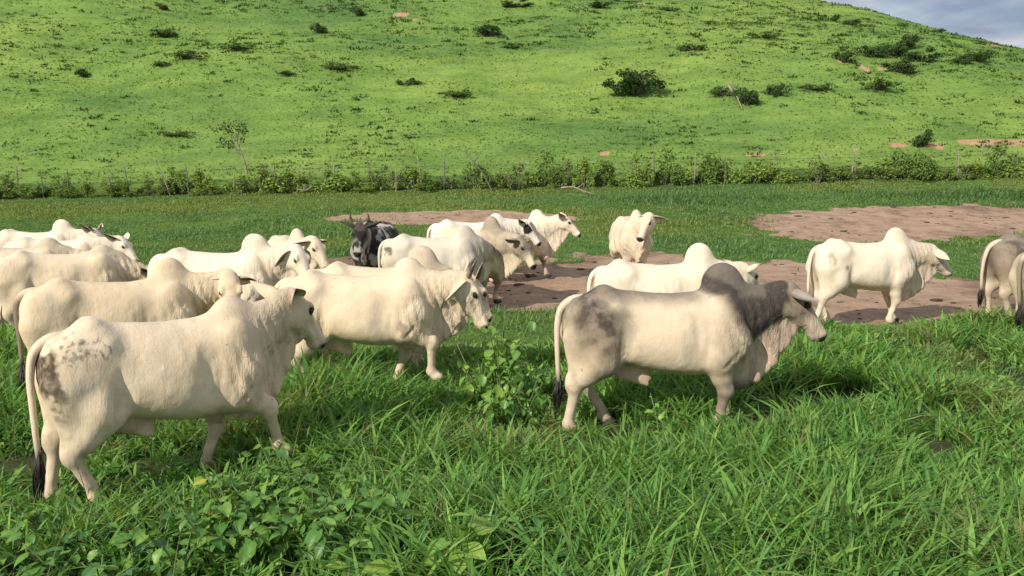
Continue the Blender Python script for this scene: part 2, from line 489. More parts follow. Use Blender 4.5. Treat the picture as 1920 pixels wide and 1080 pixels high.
    for i in range(nn):
        t = i / (nn - 1)
        p = (1-t)**2*n0 + 2*t*(1-t)*n1 + t*t*endp
        tg = norm(2*(1-t)*(n1-n0) + 2*t*(endp-n1))
        up = norm(np.array([0, 0, 1]) - tg*tg[2]); sd = np.cross(up, tg)
        e = t**0.85
        hh = (.275*(1-e) + .140*e) * (0.6 + 0.4*B); hw = (.170*(1-e) + .095*e) * B
        info['neck'].append((p, tg, up, sd, hh, hw))
        P.append(p_ell(p, (.10, hw, hh), [tg, sd, up], 0.06, 'neck'))
    # hump
    h = c['hump']
    a = math.radians(12 + c['humplean'])
    Rm = [(math.cos(a), 0, math.sin(a)), (0, 1, 0), (-math.sin(a), 0, math.cos(a))]
    P.append(p_ell((0.535, 0, 1.225 + 0.075*h), (.115+.06*h, .075+.03*h, .10+.085*h), Rm, 0.07, 'hump'))
    P.append(p_cone((0.58, 0, 1.24 + 0.03*h), (0.80, math.sin(ny)*.06, 1.19 + 0.05*math.sin(npi)), .09, .06, 0.10, 'hump'))
    # head
    hst = [(-.055, .005, -.09, .03), (-.03, .035, -.12, .066), (.03, .05, -.155, .092), (.11, .058, -.185, .105), (.18, .05, -.19, .103),
           (.27, .038, -.165, .082), (.35, .026, -.135, .067), (.42, .014, -.118, .066), (.47, .004, -.112, .07), (.51, -.012, -.10, .062), (.54, -.035, -.08, .03)]
    hst = [tuple(hs*q for q in r) for r in hst]
    P.append(p_loft(poll, f, w, v, hst, 0.035, 'head', egg=-0.06, power=2.3))
    hp = lambda u, ss, vv: poll + hs*(u*f + ss*w + vv*v)
    for s in (-1, 1):
        P.append(p_ell(hp(.165, s*.088, .022), np.array((.05, .028, .028))*hs, [f, w, v], 0.03, 'head'))    # brow
        P.append(p_ell(hp(.10, s*.07, -.14), np.array((.085, .035, .06))*hs, [f, w, v], 0.04, 'head'))      # cheek
        P.append(p_ell(hp(.485, s*.04, -.022), np.array((.03, .026, .024))*hs, [f, w, v], 0.02, 'head'))    # nostril rim
        P.append(p_ell(hp(.512, s*.045, -.035), np.array((.02, .012, .014))*hs, [f, w, v], 0.008, 'head', op='sub'))
        P.append(p_ell(hp(.185, s*.112, -.004), np.array((.028, .018, .02))*hs, [f, w, v], 0.015, 'head', op='sub'))
        P.append(p_ell(hp(.30, s*.10, -.06), np.array((.07, .028, .03))*hs, [f, w, v], 0.03, 'head', op='sub'))
        P.append(p_cone(hp(.40, s*.075, -.088), hp(.505, s*.062, -.078), .007*hs, .007*hs, 0.01, 'head', op='sub'))
    P.append(p_ell(hp(.44, 0, -.112), np.array((.055, .045, .026))*hs, [f, w, v], 0.025, 'head'))          # chin
    # dewlap: a hanging fold from throat to brisket
    dw = c['dewlap']
    if dw > 0:
        rng = np.random.default_rng(c['seed'])
        ph = rng.uniform(0, 6, 4)
        top = [hp(.30, 0, -.11), hp(.14, 0, -.14)]
        for i in range(nn-2, 1, -1):
            p, tg, up, sd, hh, hw = info['neck'][i]
            top.append(p - up*hh*0.9)
        top += [np.array([0.76, 0, .66]), np.array([0.64, 0, .56]), np.array([0.50, 0, .54])]
        K = 26
        top = catmull(top, K)
        e0, e3 = hp(.30, 0, -.15), np.array([.46, 0, .52])
        e2 = np.array([.86, 0, .475]); e25 = np.array([.68, 0, .40])
        e1 = e0*.58 + e2*.42 + np.array([.02, 0, -.005])
        edge = catmull([e0, e1, e1*.45 + e2*.55 + np.array([.01, 0, -.015]), e2, e25, e3], K)
        edge[:, 1] = edge[:, 1]*1.0
        for i in range(K):
            t = i / (K-1)
            E = top[i] + (edge[i] - top[i])*dw
            m = max(2, int(math.ceil(np.linalg.norm(E - top[i])/.038)) + 1)
            for j in range(m):
                q = j / (m - 1)
                yw = 0.019 * q**.7 * (math.sin(26*t + ph[0]) + 0.8*math.sin(47*t + ph[1])) * min(1, dw)
                pos = top[i]*(1-q) + E*q + np.array([0, yw, 0])
                r = .045*(1-q)**2 + .017
                P.append(p_ell(pos, (.034, r, .038), None, 0.02, 'dewlap'))
    if c['sheath'] > 0:
        s = c['sheath']
        a = math.radians(-16)
        P.append(p_ell((-0.28, 0, .565 - .035*s), (.21, .034, .05 + .03*s), [(math.cos(a), 0, math.sin(a)), (0, 1, 0), (-math.sin(a), 0, math.cos(a))], 0.06, 'belly'))
        P.append(p_cone((-0.20, 0, .54 - .07*s), (-0.12, 0, .515 - .10*s), .036, .018, 0.04, 'belly'))
    if c['testes'] > 0:
        for s in (-1, 1):
            P.append(p_ell((-0.60, s*.04, .60), (.06, .05, .10), None, 0.04, 'belly'))
        P.append(p_ell((-0.62, 0, .70), (.08, .07, .08), None, 0.05, 'belly'))
    # hollows: flank, behind the elbow, between thigh and belly
    for s in (-1, 1):
        P.append(p_ell((-0.28, s*(.41 - .04*c['hollow']), 1.05), (.13, .08, .13), None, 0.13, 'trunk', op='sub'))
        P.append(p_ell((0.28, s*.40, 0.86), (.07, .08, .26), None, 0.13, 'trunk', op='sub'))
        P.append(p_ell((-0.36, s*.335, 0.74), (.05, .09, .16), None, 0.08, 'trunk', op='sub'))
    for s in (-1, 1):
        for a_, b_, r_ in (((-.36, s*.285, .98), (-.40, s*.275, .70), .020), ((.37, s*.325, 1.0), (.335, s*.30, .66), .018), ((.60, s*.31, .74), (.50, s*.30, .62), .007)):
            P.append(p_cone(a_, b_, r_, r_*.6, 0.035, 'trunk', op='sub'))
    return P, info

def group_dist(P, g, V):
    d = np.full(len(V), 9.0)
    x, y, z = V[:, 0], V[:, 1], V[:, 2]
    for p in P:
        if p.group in g and p.op == 'add':
            d = np.minimum(d, p.fn(x, y, z))
    return d

def ear_mesh(length, width, cup, tip_dark, coat, inner):
    V, Fq, C = [], [], []
    nu, nw = 10, 7
    for side in (0, 1):
        for i in range(nu + 1):
            t = i / nu
            wd = width * (0.34 + 0.66*math.sin(math.pi*min(1, t*0.93 + .07)**0.75)) * (1 - t**3.5)**0.6 + .004
            for j in range(nw):
                s = 2*j/(nw-1) - 1
                dep = cup * wd * (1 - s*s) * (1 - 0.35*t)
                th = 0.006*(1 - abs(s))*(1 - t) + 0.0025
                yy = -dep + (th if side else -th)
                bend = -0.18*length*t*t
                V.append((t*length, s*wd*0.5, yy + bend))
                if side:
                    k = sstep(.15, .8, 1 - abs(s)) * sstep(0, .25, t) * (1 - sstep(.75, 1, t))
                    cc = np.array(coat)*(1-k) + np.array(inner)*k
                else:
                    cc = np.array(coat)
                kd = tip_dark * (sstep(.55, .95, t) if side == 0 else max(sstep(.6, .95, t), .75*k))
                C.append(cc*(1-kd) + np.array((.03, .024, .02))*kd)
    n1 = (nu+1)*nw
    for i in range(nu):
        for j in range(nw-1):
            a = i*nw+j
            Fq.append((a, a+1, a+nw+1, a+nw)); Fq.append((n1+a, n1+a+nw, n1+a+nw+1, n1+a+1))
        for j in (0, nw-1):
            a = i*nw+j
            Fq.append((a, a+nw, n1+a+nw, n1+a))
    for j in range(nw-1):
        a = nu*nw+j
        Fq.append((a, a+1, n1+a+1, n1+a))
    return np.array(V), Fq, np.array(C)

def frame_xform(V, o, ex, ey, ez):
    V = np.asarray(V)
    return o + V[:, :1]*ex + V[:, 1:2]*ey + V[:, 2:3]*ez

def build_cow(name, label, loc, yaw, scale=1.0, group=None, cat='cow', length=1.0, **kw):
    c = dict(COW_DEFAULT); c.update(kw)
    P, info = cow_prims(c)
    V, Q = polygonize(P, c['vox'])
    N = vnormals(V, Q)
    x, y, z = V[:, 0], V[:, 1], V[:, 2]
    sd = c['seed']
    # skin relief: ribs, neck folds, gentle unevenness
    dn = group_dist(P, ('neck',), V); dd = group_dist(P, ('dewlap',), V); dh = group_dist(P, ('head',), V)
    dl = group_dist(P, ('leg',), V); du = group_dist(P, ('hump',), V); dho = group_dist(P, ('hoof',), V)
    wn = sstep(.05, -.01, dn) * sstep(0.0, .06, dh)
    wt = sstep(-.22, -.12, x) * sstep(.42, .28, x) * sstep(.62, .72, z) * sstep(1.16, 1.02, z)
    disp = c['ribs'] * 0.0024 * wt * sstep(.42, .70, fbm(x*3, y*2, z*3, sd+2)) * np.sin(x*62 + 9*(z-1) + 5*fbm(x*3, y*3, z*3, sd))
    disp = disp + wn * 0.0075 * np.sin(78*(x*0.9 - 0.25*(1.3 - z)) + 6*fbm(x*5, y*5, z*5, sd+3)) * sstep(1.30, 1.1, z)
    disp = disp + 0.012 * (fbm(x*7, y*7, z*7, sd+5, 3) - .5) * (1 - sstep(.03, 0, dh)*.8) * (1 - .6*sstep(.02, 0, dl))
    wsk = sstep(.35, .60, x) * sstep(.5, .75, z) * sstep(1.15, 0.95, z)
    disp = disp + wsk * 0.005*np.sin(60*(x + .35*z) + 5*fbm(x*6, y*6, z*6, sd+8))
    rg = 1 - np.abs(2*fbm(x*15, y*15, z*4.5, sd+11, 2) - 1)
    wd = sstep(.03, -.005, dd)*(1 - sstep(.03, 0, dh))
    wst = np.exp(-((x+.40)/.09)**2 - ((z-.70)/.16)**2)
    foldw = np.clip(wn*.9 + wsk*.7 + wd*.8 + wst*.7, 0, 1)
    disp = disp + foldw*.0065*(sstep(.70, .98, rg)*-1 + .35)
    V = V + N * disp[:, None]
    # coat colour: the hide's own tones, plus painted fold and shank shade
    base = np.array(c['coat'])
    col = np.tile(base, (len(V), 1))
    n1 = fbm(x*4, y*4, z*4, sd+20); n2 = fbm(x*14, y*14, z*14, sd+30); n3 = fbm(x*40, y*40, z*40, sd+31, 2)
    col *= (0.90 + 0.20*n1)[:, None]
    fold_shade = (wn + wsk*.6)*sstep(.45, .62, fbm(x*9, y*9, z*3.5, sd+44))
    col = col*(1 - .22*np.clip(fold_shade, 0, 1))[:, None]*np.array((1.0, .985, .96))  # upright streaks darkened in the colour as shade of neck and shoulder folds
    tint = sstep(.45, .75, fbm(x*2.2, y*2.2, z*2.2, sd+40))[:, None]
    col = col*(1 - .35*tint) + col*np.array((1.0, .93, .84))*.35*tint
    def paint(mask, colour):
        nonlocal col
        m = np.clip(mask, 0, 1)[:, None]
        col = col*(1-m) + np.array(colour)*m
    # bare pinkish skin of dewlap edge, belly fold and inner thigh
    pk = sstep(.015, -.005, dd) * sstep(.0, .05, dn) * c['dew_pink'] * (.6 + .8*n2)
    paint(pk, (.46, .335, .27))
    db = group_dist(P, ('belly',), V)
    paint(sstep(.02, -.005, db)*.5, (.52, .35, .25))
    if c['grey']:
        g = c['grey']; gc = np.array(g.get('col', (.068, .057, .049)))
        m = np.zeros(len(V))
        jitter = (n1 - .5)*.22 + (n2 - .5)*.12
        if g.get('hump'): m = np.maximum(m, g['hump']*sstep(.10, .03, du + jitter*.2) * sstep(1.10, 1.26, z + .35*(x - .5) + jitter*.3))
        if g.get('neck'):
            fr = x - (.46 + np.clip(1.27 - z, 0, 1)*.62) + jitter*.35
            m = np.maximum(m, g['neck']*sstep(-.13, .10, fr) * sstep(.66, .88, z + jitter*.3) * (1 - .85*sstep(.03, .0, dd)*sstep(.0, .05, dn)) * sstep(-.02, .03, dh))
        if g.get('head'):
            u = ((V - info['poll']) @ info['f'])/info['hs']
            m = np.maximum(m, g['head']*sstep(.03, 0, dh)*sstep(.42, .22, u + jitter*.3))
        if g.get('rump'):
            r = np.sqrt(((x+.62 - .25*(1.0-z))/.27)**2 + ((z-.98)/.40)**2)
            m = np.maximum(m, g['rump']*sstep(1.35, .55, r + jitter*4.2)*(.72 + .34*sstep(.30, .68, n2)))
        if g.get('back'):
            m = np.maximum(m, g['back']*sstep(1.12, 1.27, z + jitter*.35)*sstep(.45, .2, x))
        if g.get('shoulder'):
            r = np.sqrt(((x-.58)/.20)**2 + ((z-.80)/.35)**2)
            m = np.maximum(m, g['shoulder']*sstep(1.2, .4, r + jitter*2))
        if g.get('all'):
            m = np.maximum(m, g['all']*sstep(.50, .72, z + jitter*.5))
        if g.get('legs'):
            m = np.maximum(m, g['legs']*sstep(.55, .35, z + jitter)*sstep(.1, .3, z + jitter)*sstep(.3, .5, x))
        m = np.clip(m*(.90 + .2*n3), 0, 1)
        paint(m, gc)
    if c['spots']:
        th, sc_, amt = c['spots']
        sp = fbm(x*sc_, y*sc_, z*sc_, sd+50, 3)
        paint(sstep(th-.02, th+.02, sp)*amt, (.018, .016, .015))
        paint(sstep(.05, .0, dn)*sstep(.55, .7, x)*.9*sstep(.45, .5, sp), (.018, .016, .015))
    if c['dirt']:
        for (dx, dz, rx, rz, amt, thr, fine, dcol) in c['dirt']:
            r = np.sqrt(((x-dx)/rx)**2 + ((z-dz)/rz)**2)
            nz = fbm(x*fine, y*fine, z*fine, sd+60, 4)
            paint(amt*sstep(thr-.09, thr+.09, nz + .35*(1 - r))*sstep(1.25, .7, r)*(.55 + .75*n3)*(y < 0.05), dcol)
    # rubbed grey knees and elbows, yellowed hindquarters, spattered underside
    paint(sstep(.03, 0, dl)*sstep(.22, .30, z)*sstep(.52, .40, z)*(.15 + .5*n2), (.36, .30, .24))
    paint(np.exp(-((x+.70)/.22)**2 - ((z-.72)/.26)**2)*sstep(.40, .60, n1 + .2*(n2-.5))*.40, (.56, .44, .28))
    paint(np.exp(-((x-.50)/.16)**2 - ((z-.66)/.14)**2)*sstep(.42, .62, n2)*.40, (.36, .30, .25))
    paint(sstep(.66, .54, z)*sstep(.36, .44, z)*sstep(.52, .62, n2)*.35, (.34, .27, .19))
    paint(sstep(1.18, 1.27, z)*sstep(.45, .60, n1)*.22, (.48, .42, .35))
    # small dark specks (ticks, mud spatter)
    sp = vnoise(x*26, y*26, z*26, sd+70)
    paint(sstep(.94, .975, sp)*.6, (.16, .12, .09))
    # lower legs dusty; the per-cow extra darkening is mostly painted shade
    paint(sstep(.34, .05, z)*(.25 + .5*n2)*(.6 + c['legs_dark']), (.24, .19, .14))
    paint(sstep(.012, .0, dho)*sstep(.10, .085, z), (.06, .05, .045))
    # under the tail
    paint(sstep(.09, .03, np.abs(y))*sstep(-.80, -.86, x)*sstep(1.12, 1.08, z)*sstep(.7, .95, z)*.6, (.12, .085, .06))
    # face
    uu = ((V - info['poll']) @ info['f'])/info['hs']; vv = ((V - info['poll']) @ info['v'])/info['hs']; ww = ((V - info['poll']) @ info['w'])/info['hs']
    hm = sstep(.03, .005, dh)
    paint(hm*sstep(.475, .50, uu - .25*np.minimum(0, vv+.05))*sstep(-.10, -.08, vv), (.025, .022, .02))
    er = np.sqrt(((uu-.185)/.036)**2 + ((vv+.002)/.026)**2)
    paint(hm*sstep(1.2, .75, er)*(np.abs(ww) > .06), (.035, .028, .024))
    if c['eye_patch'] > 0:
        er = np.sqrt(((uu-.15)/.10)**2 + ((vv+.02)/.09)**2)
        paint(hm*c['eye_patch']*sstep(1.1, .9, er + (n2-.5))*(np.abs(ww) > .05), (.02, .018, .016))
    paint(hm*sstep(.30, .46, uu)*sstep(-.085, -.115, vv)*.35, (.45, .34, .28))
    col = np.clip(col, 0.01, 1)
    root = bpy.data.objects.new(name, None)
    bpy.context.scene.collection.objects.link(root)
    root.location = loc; root.rotation_euler = (0, 0, yaw); root.scale = (scale*length, scale, scale)
    root.empty_display_size = .2
    tag(root, label, cat, group)
    bm_ = np_mesh('body', V, Q, True, col)
    fa_ = bm_.attributes.new('fold', 'FLOAT', 'POINT'); fa_.data.foreach_set('value', foldw.astype(np.float32))
    link('body', bm_, root, M['hide'])
    # ears
    poll, f, v, w, hs = info['poll'], info['f'], info['v'], info['w'], info['hs']
    earc = col[np.argmin(((V - (poll + .05*f))**2).sum(1))] if c['ear_col'] is None else np.array(c['ear_col'])
    for s in (1, -1):
        e_ = c['ear'] if len(c['ear']) == 3 else (c['ear'][0:3] if s > 0 else c['ear'][3:6])     # left, right
        d = norm(e_[0]*f + s*e_[1]*w + e_[2]*v)
        face = norm(f*0.6 + w*s*0.45 - v*.25); face = norm(face - d*(face @ d))
        sidev = np.cross(face, d)
        ev, ef, ec = ear_mesh(.275*hs, .135*hs, .42, c['dark_ear'], earc, (.15, .095, .07))
        o = poll + hs*(.045*f + s*.082*w - .022*v)
        link('ear', py_mesh('ear', frame_xform(ev, o, d, sidev, face), ef, True, ec), root, M['hide'])
        # eye
        ev, ef = ball(.021*hs, 10, 7)
        eo = poll + hs*(.185*f + s*.095*w - .002*v)
        link('eye', py_mesh('eye', ev + eo, ef), root, M['eye'])
        if c['horns'] > 0:
            hl = c['horns']
            pts = [np.array(q)*hs for q in ((0, .0, .0), (-.01, .05, .03), (-.02, .085, .30*hl+.02), (-.01, .07, .62*hl))]
            hv, hf = tube(catmull([poll + hs*(.0*f + s*.058*w + .02*v) + q[0]*f + s*q[1]*w + q[2]*(0.75*v - .5*f) for q in pts], 9),
                          np.array([.030, .029, .027, .025, .022, .018, .014, .009, .003])*hs, 8)
            hc = np.tile(np.array((.10, .08, .065)), (len(hv), 1)); hc[:27] = (.30, .22, .16)
            link('horn', py_mesh('horn', hv, hf, True, hc), root, M['horn'])
    # tail
    sw = c['tail_sway']; tb = c['tail_back']; tl = c['tail_len']
    pts = [(-0.66, 0, 1.20), (-0.80, 0, 1.185), (-0.895-tb*.3, sw*.1, 1.11), (-0.93-tb*.7, sw*.3, .96), (-0.93-tb, sw*.6, .78),
           (-0.925-tb, sw*.9, .78-.17*tl), (-0.915-tb*.9, sw*1.1, .78-.34*tl)]
    tp = catmull(pts, 22)
    tr = np.interp(np.linspace(0, 1, 22), [0, .12, .3, .6, 1], [.035, .046, .034, .026, .019])
    tv, tf = tube(tp, tr, 8)
    tc = np.tile(base*.97, (len(tv), 1))
    k = np.concatenate([np.repeat(np.linspace(0, 1, 22), 8), [0, 1]])
    dk = (sstep(.84, 1.0, k)*.9 + c['tail_dark']*sstep(.2, .4, k)*.8)[:, None]; dk = np.clip(dk, 0, 1)
    tc = tc*(1-dk) + np.array((.05, .04, .035))*dk
    tail = link('tail', py_mesh('tail', tv, tf, True, tc), root, M['hide'])
    rng = np.random.default_rng(sd+99)
    e = tp[-1]; SV, SF = [], []
    for i in range(70):
        a = rng.uniform(0, 6.28); r = .028*math.sqrt(rng.uniform())
        ln = rng.uniform(.16, .30)
        o = e + np.array([r*math.cos(a)*.4, r*math.sin(a)*.4, rng.uniform(0, .09)])
        m = o + np.array([r*math.cos(a)*1.2 - .01, r*math.sin(a)*1.2, -ln*.5])
        t_ = o + np.array([r*math.cos(a)*.7 - .02, r*math.sin(a)*.7 + sw*.15, -ln])
        bv, bf = tube([o, m, t_], [.005, .006, .0015], 3)
        SF += [tuple(len(SV)+q for q in ff) for ff in bf]; SV += list(bv)
    link('tail_switch', py_mesh('tail_switch', SV, SF, True), tail, M['switch'])
    return root

def ball(r, a=10, b=7):
    V = [(0, 0, r)]; Fq = []
    for i in range(1, b):
        th = math.pi*i/b
        for j in range(a):
            ph = 2*math.pi*j/a
            V.append((r*math.sin(th)*math.cos(ph), r*math.sin(th)*math.sin(ph), r*math.cos(th)))
    V.append((0, 0, -r)); last = len(V)-1
    for j in range(a):
        Fq.append((0, 1+j, 1+(j+1) % a))
        Fq.append((last, 1+(b-2)*a+(j+1) % a, 1+(b-2)*a+j))
    for i in range(b-2):
        for j in range(a):
            p = 1+i*a
            Fq.append((p+j, p+a+j, p+a+(j+1) % a, p+(j+1) % a))
    return np.array(V), Fq
# ------------------------------------------------------------------ terrain
_PT, _PV = smooth_table([-60, 0, 10, 13, 15, 17, 20, 24, 29, 33, 36, 40, 44, 50, 60, 75, 90, 105, 125, 150, 200, 450],
                        [[v] for v in (0, 0, 0, .03, .12, .22, .42, .80, 1.5, 2.0, 2.35, 3.2, 4.6, 7.4, 12.3, 19, 25, 29, 32, 33, 32, 24)], 1200)
_PV = np.maximum(_PV[:, 0], 0)
def gz(x, y):
    x = np.asarray(x, float); y = np.asarray(y, float)
    z = np.interp(y, _PT, _PV)
    hill = sstep(38, 55, y)
    g = np.where(x > 12, 1 - ((x - 12) / 36)**2 * 0.30, 1 + 0.10*sstep(0, -60, x))
    g = np.maximum(g, 0.12)
    z = np.where(y > 38, 3 + (z - 3) * (1 + (g - 1) * hill), z)
    z = z + 0.016 * np.clip(x, -30, 30) * sstep(20, 36, y) * (1 - sstep(60, 90, y))
    z = z + sstep(34, 60, y) * ((fbm(x*.05, y*.05, 0*x, 3, 3) - .5)*2.6 + (fbm(x*.22, y*.22, 0*x, 5, 3) - .5)*.9)
    z = z + 0.10*(fbm(x*.35, y*.35, 0*x, 9, 3) - .5)*sstep(3, 8, y)
    return z

def mud_mask(x, y):
    """1 on bare trampled earth (world metres)."""
    def ell(cx, cy, rx, ry, rot=0):
        a = math.radians(rot); dx = x - cx; dy = y - cy
        u = (dx*math.cos(a) + dy*math.sin(a))/rx; v = (-dx*math.sin(a) + dy*math.cos(a))/ry
        return 1 - np.sqrt(u*u + v*v)
    m = np.maximum.reduce([
        ell(14.5, 26.8, 7.0, 2.9, 4), ell(11.0, 25.6, 3.6, 2.0, 0), ell(20, 27.0, 6, 2.4, 0),
        ell(-1.6, 27.9, 4.6, 1.6, 0), ell(-4.6, 27.9, 2.0, .8, 0),
        ell(0.9, 17.2, 2.0, 3.3, -18), ell(3.2, 18.0, 3.6, 3.2, 0), ell(6.5, 16.4, 4.2, 3.6, 0), ell(10.0, 15.0, 4.6, 2.2, 0), ell(1.6, 15.2, 3.0, 1.4, 0),
        ell(5.5, 14.4, 4.0, 1.6, 0), ell(14.5, 15.0, 5, 2.2, 0), ell(-3.0, 20.2, 2.2, 1.2, 0)])
    n = fbm(x*.55, y*.55, 0*x, 21, 4) - .5
    n2 = fbm(x*2.2, y*2.2, 0*x, 23, 3) - .5
    return sstep(-.05, .12, m + n*.85 + n2*.50)

def tall_limit(x):
    return np.interp(x, [-9, -5, -2, 0, 1.5, 3, 6, 10], [12.2, 11.8, 11.0, 10.4, 10.8, 12.0, 12.8, 13.0])

def lines(segs):
    out = []
    for a, b, st in segs:
        out.append(np.arange(a, b, st))
    return np.unique(np.concatenate(out).round(4))
XL = lines([(-400, -120, 20), (-120, -60, 3), (-60, -16, 1.0), (-16, 28, .25), (28, 70, 1.0), (70, 140, 3), (140, 420, 20)])
YL = lines([(-40, 2, 2), (2, 8, .5), (8, 34, .2), (34, 42, .4), (42, 60, .6), (60, 130, 1.2), (130, 470, 10)])
GX, GY = np.meshgrid(XL, YL, indexing='ij')
GZ = gz(GX, GY)
MUDV = mud_mask(GX, GY) * (GY < 34)
GZ = GZ - 0.05 * MUDV + MUDV * 0.05 * (fbm(GX*2.5, GY*2.5, 0*GX, 41, 3) - .5)
SCARS = [(-22.5, 83, 1.0, .9), (-20.0, 82, .7, .6), (-9.3, 71, .8, .6), (-8.3, 70.2, .9, .6), (-7.4, 70, .5, .4), (12.2, 78, .6, .5),
         (23.0, 57, .5, .4), (24.0, 56, .35, .8), (25.2, 55.6, .5, .3), (38.5, 66, 1.1, .7), (26.8, 43.6, 4.0, .5), (22.4, 43.0, .9, .35), (20.6, 43.0, .6, .3),
         (31.5, 44.2, 3.5, .6), (12.6, 42.0, .5, .2), (4.9, 42.6, .35, .2), (9.0, 55, .5, .4), (18.0, 42.4, .4, .2)]
SCARV = np.zeros_like(GX)
for cx, cy, rx, ry in SCARS:
    SCARV = np.maximum(SCARV, sstep(1.15, .75, np.sqrt(((GX-cx)/rx)**2 + ((GY-cy)/ry)**2) + (fbm(GX*1.5, GY*1.5, 0*GX, 77, 3) - .5)*.8))
GV = np.stack([GX, GY, GZ], -1)
def land_mesh(name, j0, j1, mat):
    nx = len(XL); ny = j1 - j0
    V = GV[:, j0:j1].reshape(-1, 3)
    i, j = np.meshgrid(np.arange(nx-1), np.arange(ny-1), indexing='ij')
    a = (i*ny + j).ravel()
    Fq = np.stack([a, a+ny, a+ny+1, a+1], 1)
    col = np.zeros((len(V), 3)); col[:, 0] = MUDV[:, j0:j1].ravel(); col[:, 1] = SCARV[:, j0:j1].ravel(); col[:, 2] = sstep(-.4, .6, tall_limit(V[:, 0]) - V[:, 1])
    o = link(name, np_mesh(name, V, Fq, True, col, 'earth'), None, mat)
    tag(o, kind='structure')
    return o

# earth and turf materials
m, n, l, b, out = new_mat('turf')
geo = n.new('ShaderNodeNewGeometry'); pos = geo.outputs['Position']
at = n.new('ShaderNodeAttribute'); at.attribute_name = 'earth'
sep = n.new('ShaderNodeSeparateColor'); l(at.outputs['Color'], sep.inputs['Color'])
n_big = noise_node(n, l, .22, 4, .6, pos); n_mid = noise_node(n, l, 2.2, 5, .65, pos); n_fine = noise_node(n, l, 22, 4, .7, pos); n_huge = noise_node(n, l, 9, 3, .6, pos)
g1 = ramp_node(n, l, n_big.outputs['Fac'], [(.36, (.065, .130, .030)), (.5, (.085, .165, .034)), (.66, (.13, .20, .042))])
g2 = ramp_node(n, l, n_mid.outputs['Fac'], [(.32, (.55, .6, .55)), (.62, (1.2, 1.15, 1.1))])
g3 = ramp_node(n, l, n_fine.outputs['Fac'], [(.3, (.6, .6, .6)), (.7, (1.35, 1.35, 1.3))])
gc = mix_node(n, l, 1.0, mix_node(n, l, 1.0, g1.outputs['Color'], g2.outputs['Color'], 'MULTIPLY'), g3.outputs['Color'], 'MULTIPLY')
m1 = ramp_node(n, l, n_mid.outputs['Fac'], [(.28, (.15, .10, .072)), (.44, (.31, .212, .150)), (.70, (.42, .295, .212))])
m2 = ramp_node(n, l, n_fine.outputs['Fac'], [(.22, (.62, .6, .58)), (.45, (1.05, 1.05, 1.05))])
wet = ramp_node(n, l, n_big.outputs['Fac'], [(.38, (.62, .60, .58)), (.46, (1, 1, 1))])
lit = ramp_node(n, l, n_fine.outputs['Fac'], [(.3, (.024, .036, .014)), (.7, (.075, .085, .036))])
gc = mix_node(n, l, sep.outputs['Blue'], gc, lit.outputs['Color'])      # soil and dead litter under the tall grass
mc = mix_node(n, l, 1.0, mix_node(n, l, 1.0, m1.outputs['Color'], m2.outputs['Color'], 'MULTIPLY'), wet.outputs['Color'], 'MULTIPLY')
add = n.new('ShaderNodeMath'); add.operation = 'MULTIPLY_ADD'; l(n_huge.outputs['Fac'], add.inputs[0]); add.inputs[1].default_value = .5; l(sep.outputs['Red'], add.inputs[2])
mk = ramp_node(n, l, add.outputs[0], [(.66, (0, 0, 0)), (.80, (1, 1, 1))])
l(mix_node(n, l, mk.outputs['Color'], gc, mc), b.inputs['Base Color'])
b.inputs['Roughness'].default_value = .9; b.inputs['Specular IOR Level'].default_value = .15
bp = n.new('ShaderNodeBump'); bp.inputs['Strength'].default_value = .8; bp.inputs['Distance'].default_value = .05
l(n_huge.outputs['Fac'], bp.inputs['Height'])
bq = n.new('ShaderNodeBump'); bq.inputs['Strength'].default_value = .7; bq.inputs['Distance'].default_value = .02
l(n_fine.outputs['Fac'], bq.inputs['Height']); l(bp.outputs['Normal'], bq.inputs['Normal']); l(bq.outputs['Normal'], b.inputs['Normal'])

m, n, l, b, out = new_mat('hill_turf')
geo = n.new('ShaderNodeNewGeometry'); pos = geo.outputs['Position']
at = n.new('ShaderNodeAttribute'); at.attribute_name = 'earth'
sep = n.new('ShaderNodeSeparateColor'); l(at.outputs['Color'], sep.inputs['Color'])
mp_ = n.new('ShaderNodeMapping'); mp_.inputs['Scale'].default_value = (.55, 1, 1); l(pos, mp_.inputs['Vector'])
n_big = noise_node(n, l, .085, 4, .6, mp_.outputs['Vector'], .4); n_mid = noise_node(n, l, .55, 5, .65, mp_.outputs['Vector']); n_fine = noise_node(n, l, 4.5, 5, .7, pos)
g1 = ramp_node(n, l, n_big.outputs['Fac'], [(.34, (.104, .195, .056)), (.47, (.156, .258, .063)), (.64, (.206, .308, .073))])
g2 = ramp_node(n, l, n_mid.outputs['Fac'], [(.30, (.66, .74, .68)), (.60, (1.14, 1.09, 1.05))])
g3 = ramp_node(n, l, n_fine.outputs['Fac'], [(.3, (.72, .74, .7)), (.68, (1.2, 1.18, 1.15))])
gc = mix_node(n, l, 1.0, mix_node(n, l, 1.0, g1.outputs['Color'], g2.outputs['Color'], 'MULTIPLY'), g3.outputs['Color'], 'MULTIPLY')
sc = ramp_node(n, l, n_fine.outputs['Fac'], [(.3, (.33, .20, .11)), (.7, (.50, .33, .20))])
mk = ramp_node(n, l, sep.outputs['Green'], [(.35, (0, 0, 0)), (.6, (1, 1, 1))])
l(mix_node(n, l, mk.outputs['Color'], gc, sc.outputs['Color']), b.inputs['Base Color'])
b.inputs['Roughness'].default_value = .9; b.inputs['Specular IOR Level'].default_value = .1
bp = n.new('ShaderNodeBump'); bp.inputs['Strength'].default_value = .4; bp.inputs['Distance'].default_value = .15
l(n_fine.outputs['Fac'], bp.inputs['Height'])
bq = n.new('ShaderNodeBump'); bq.inputs['Strength'].default_value = .45; bq.inputs['Distance'].default_value = .6
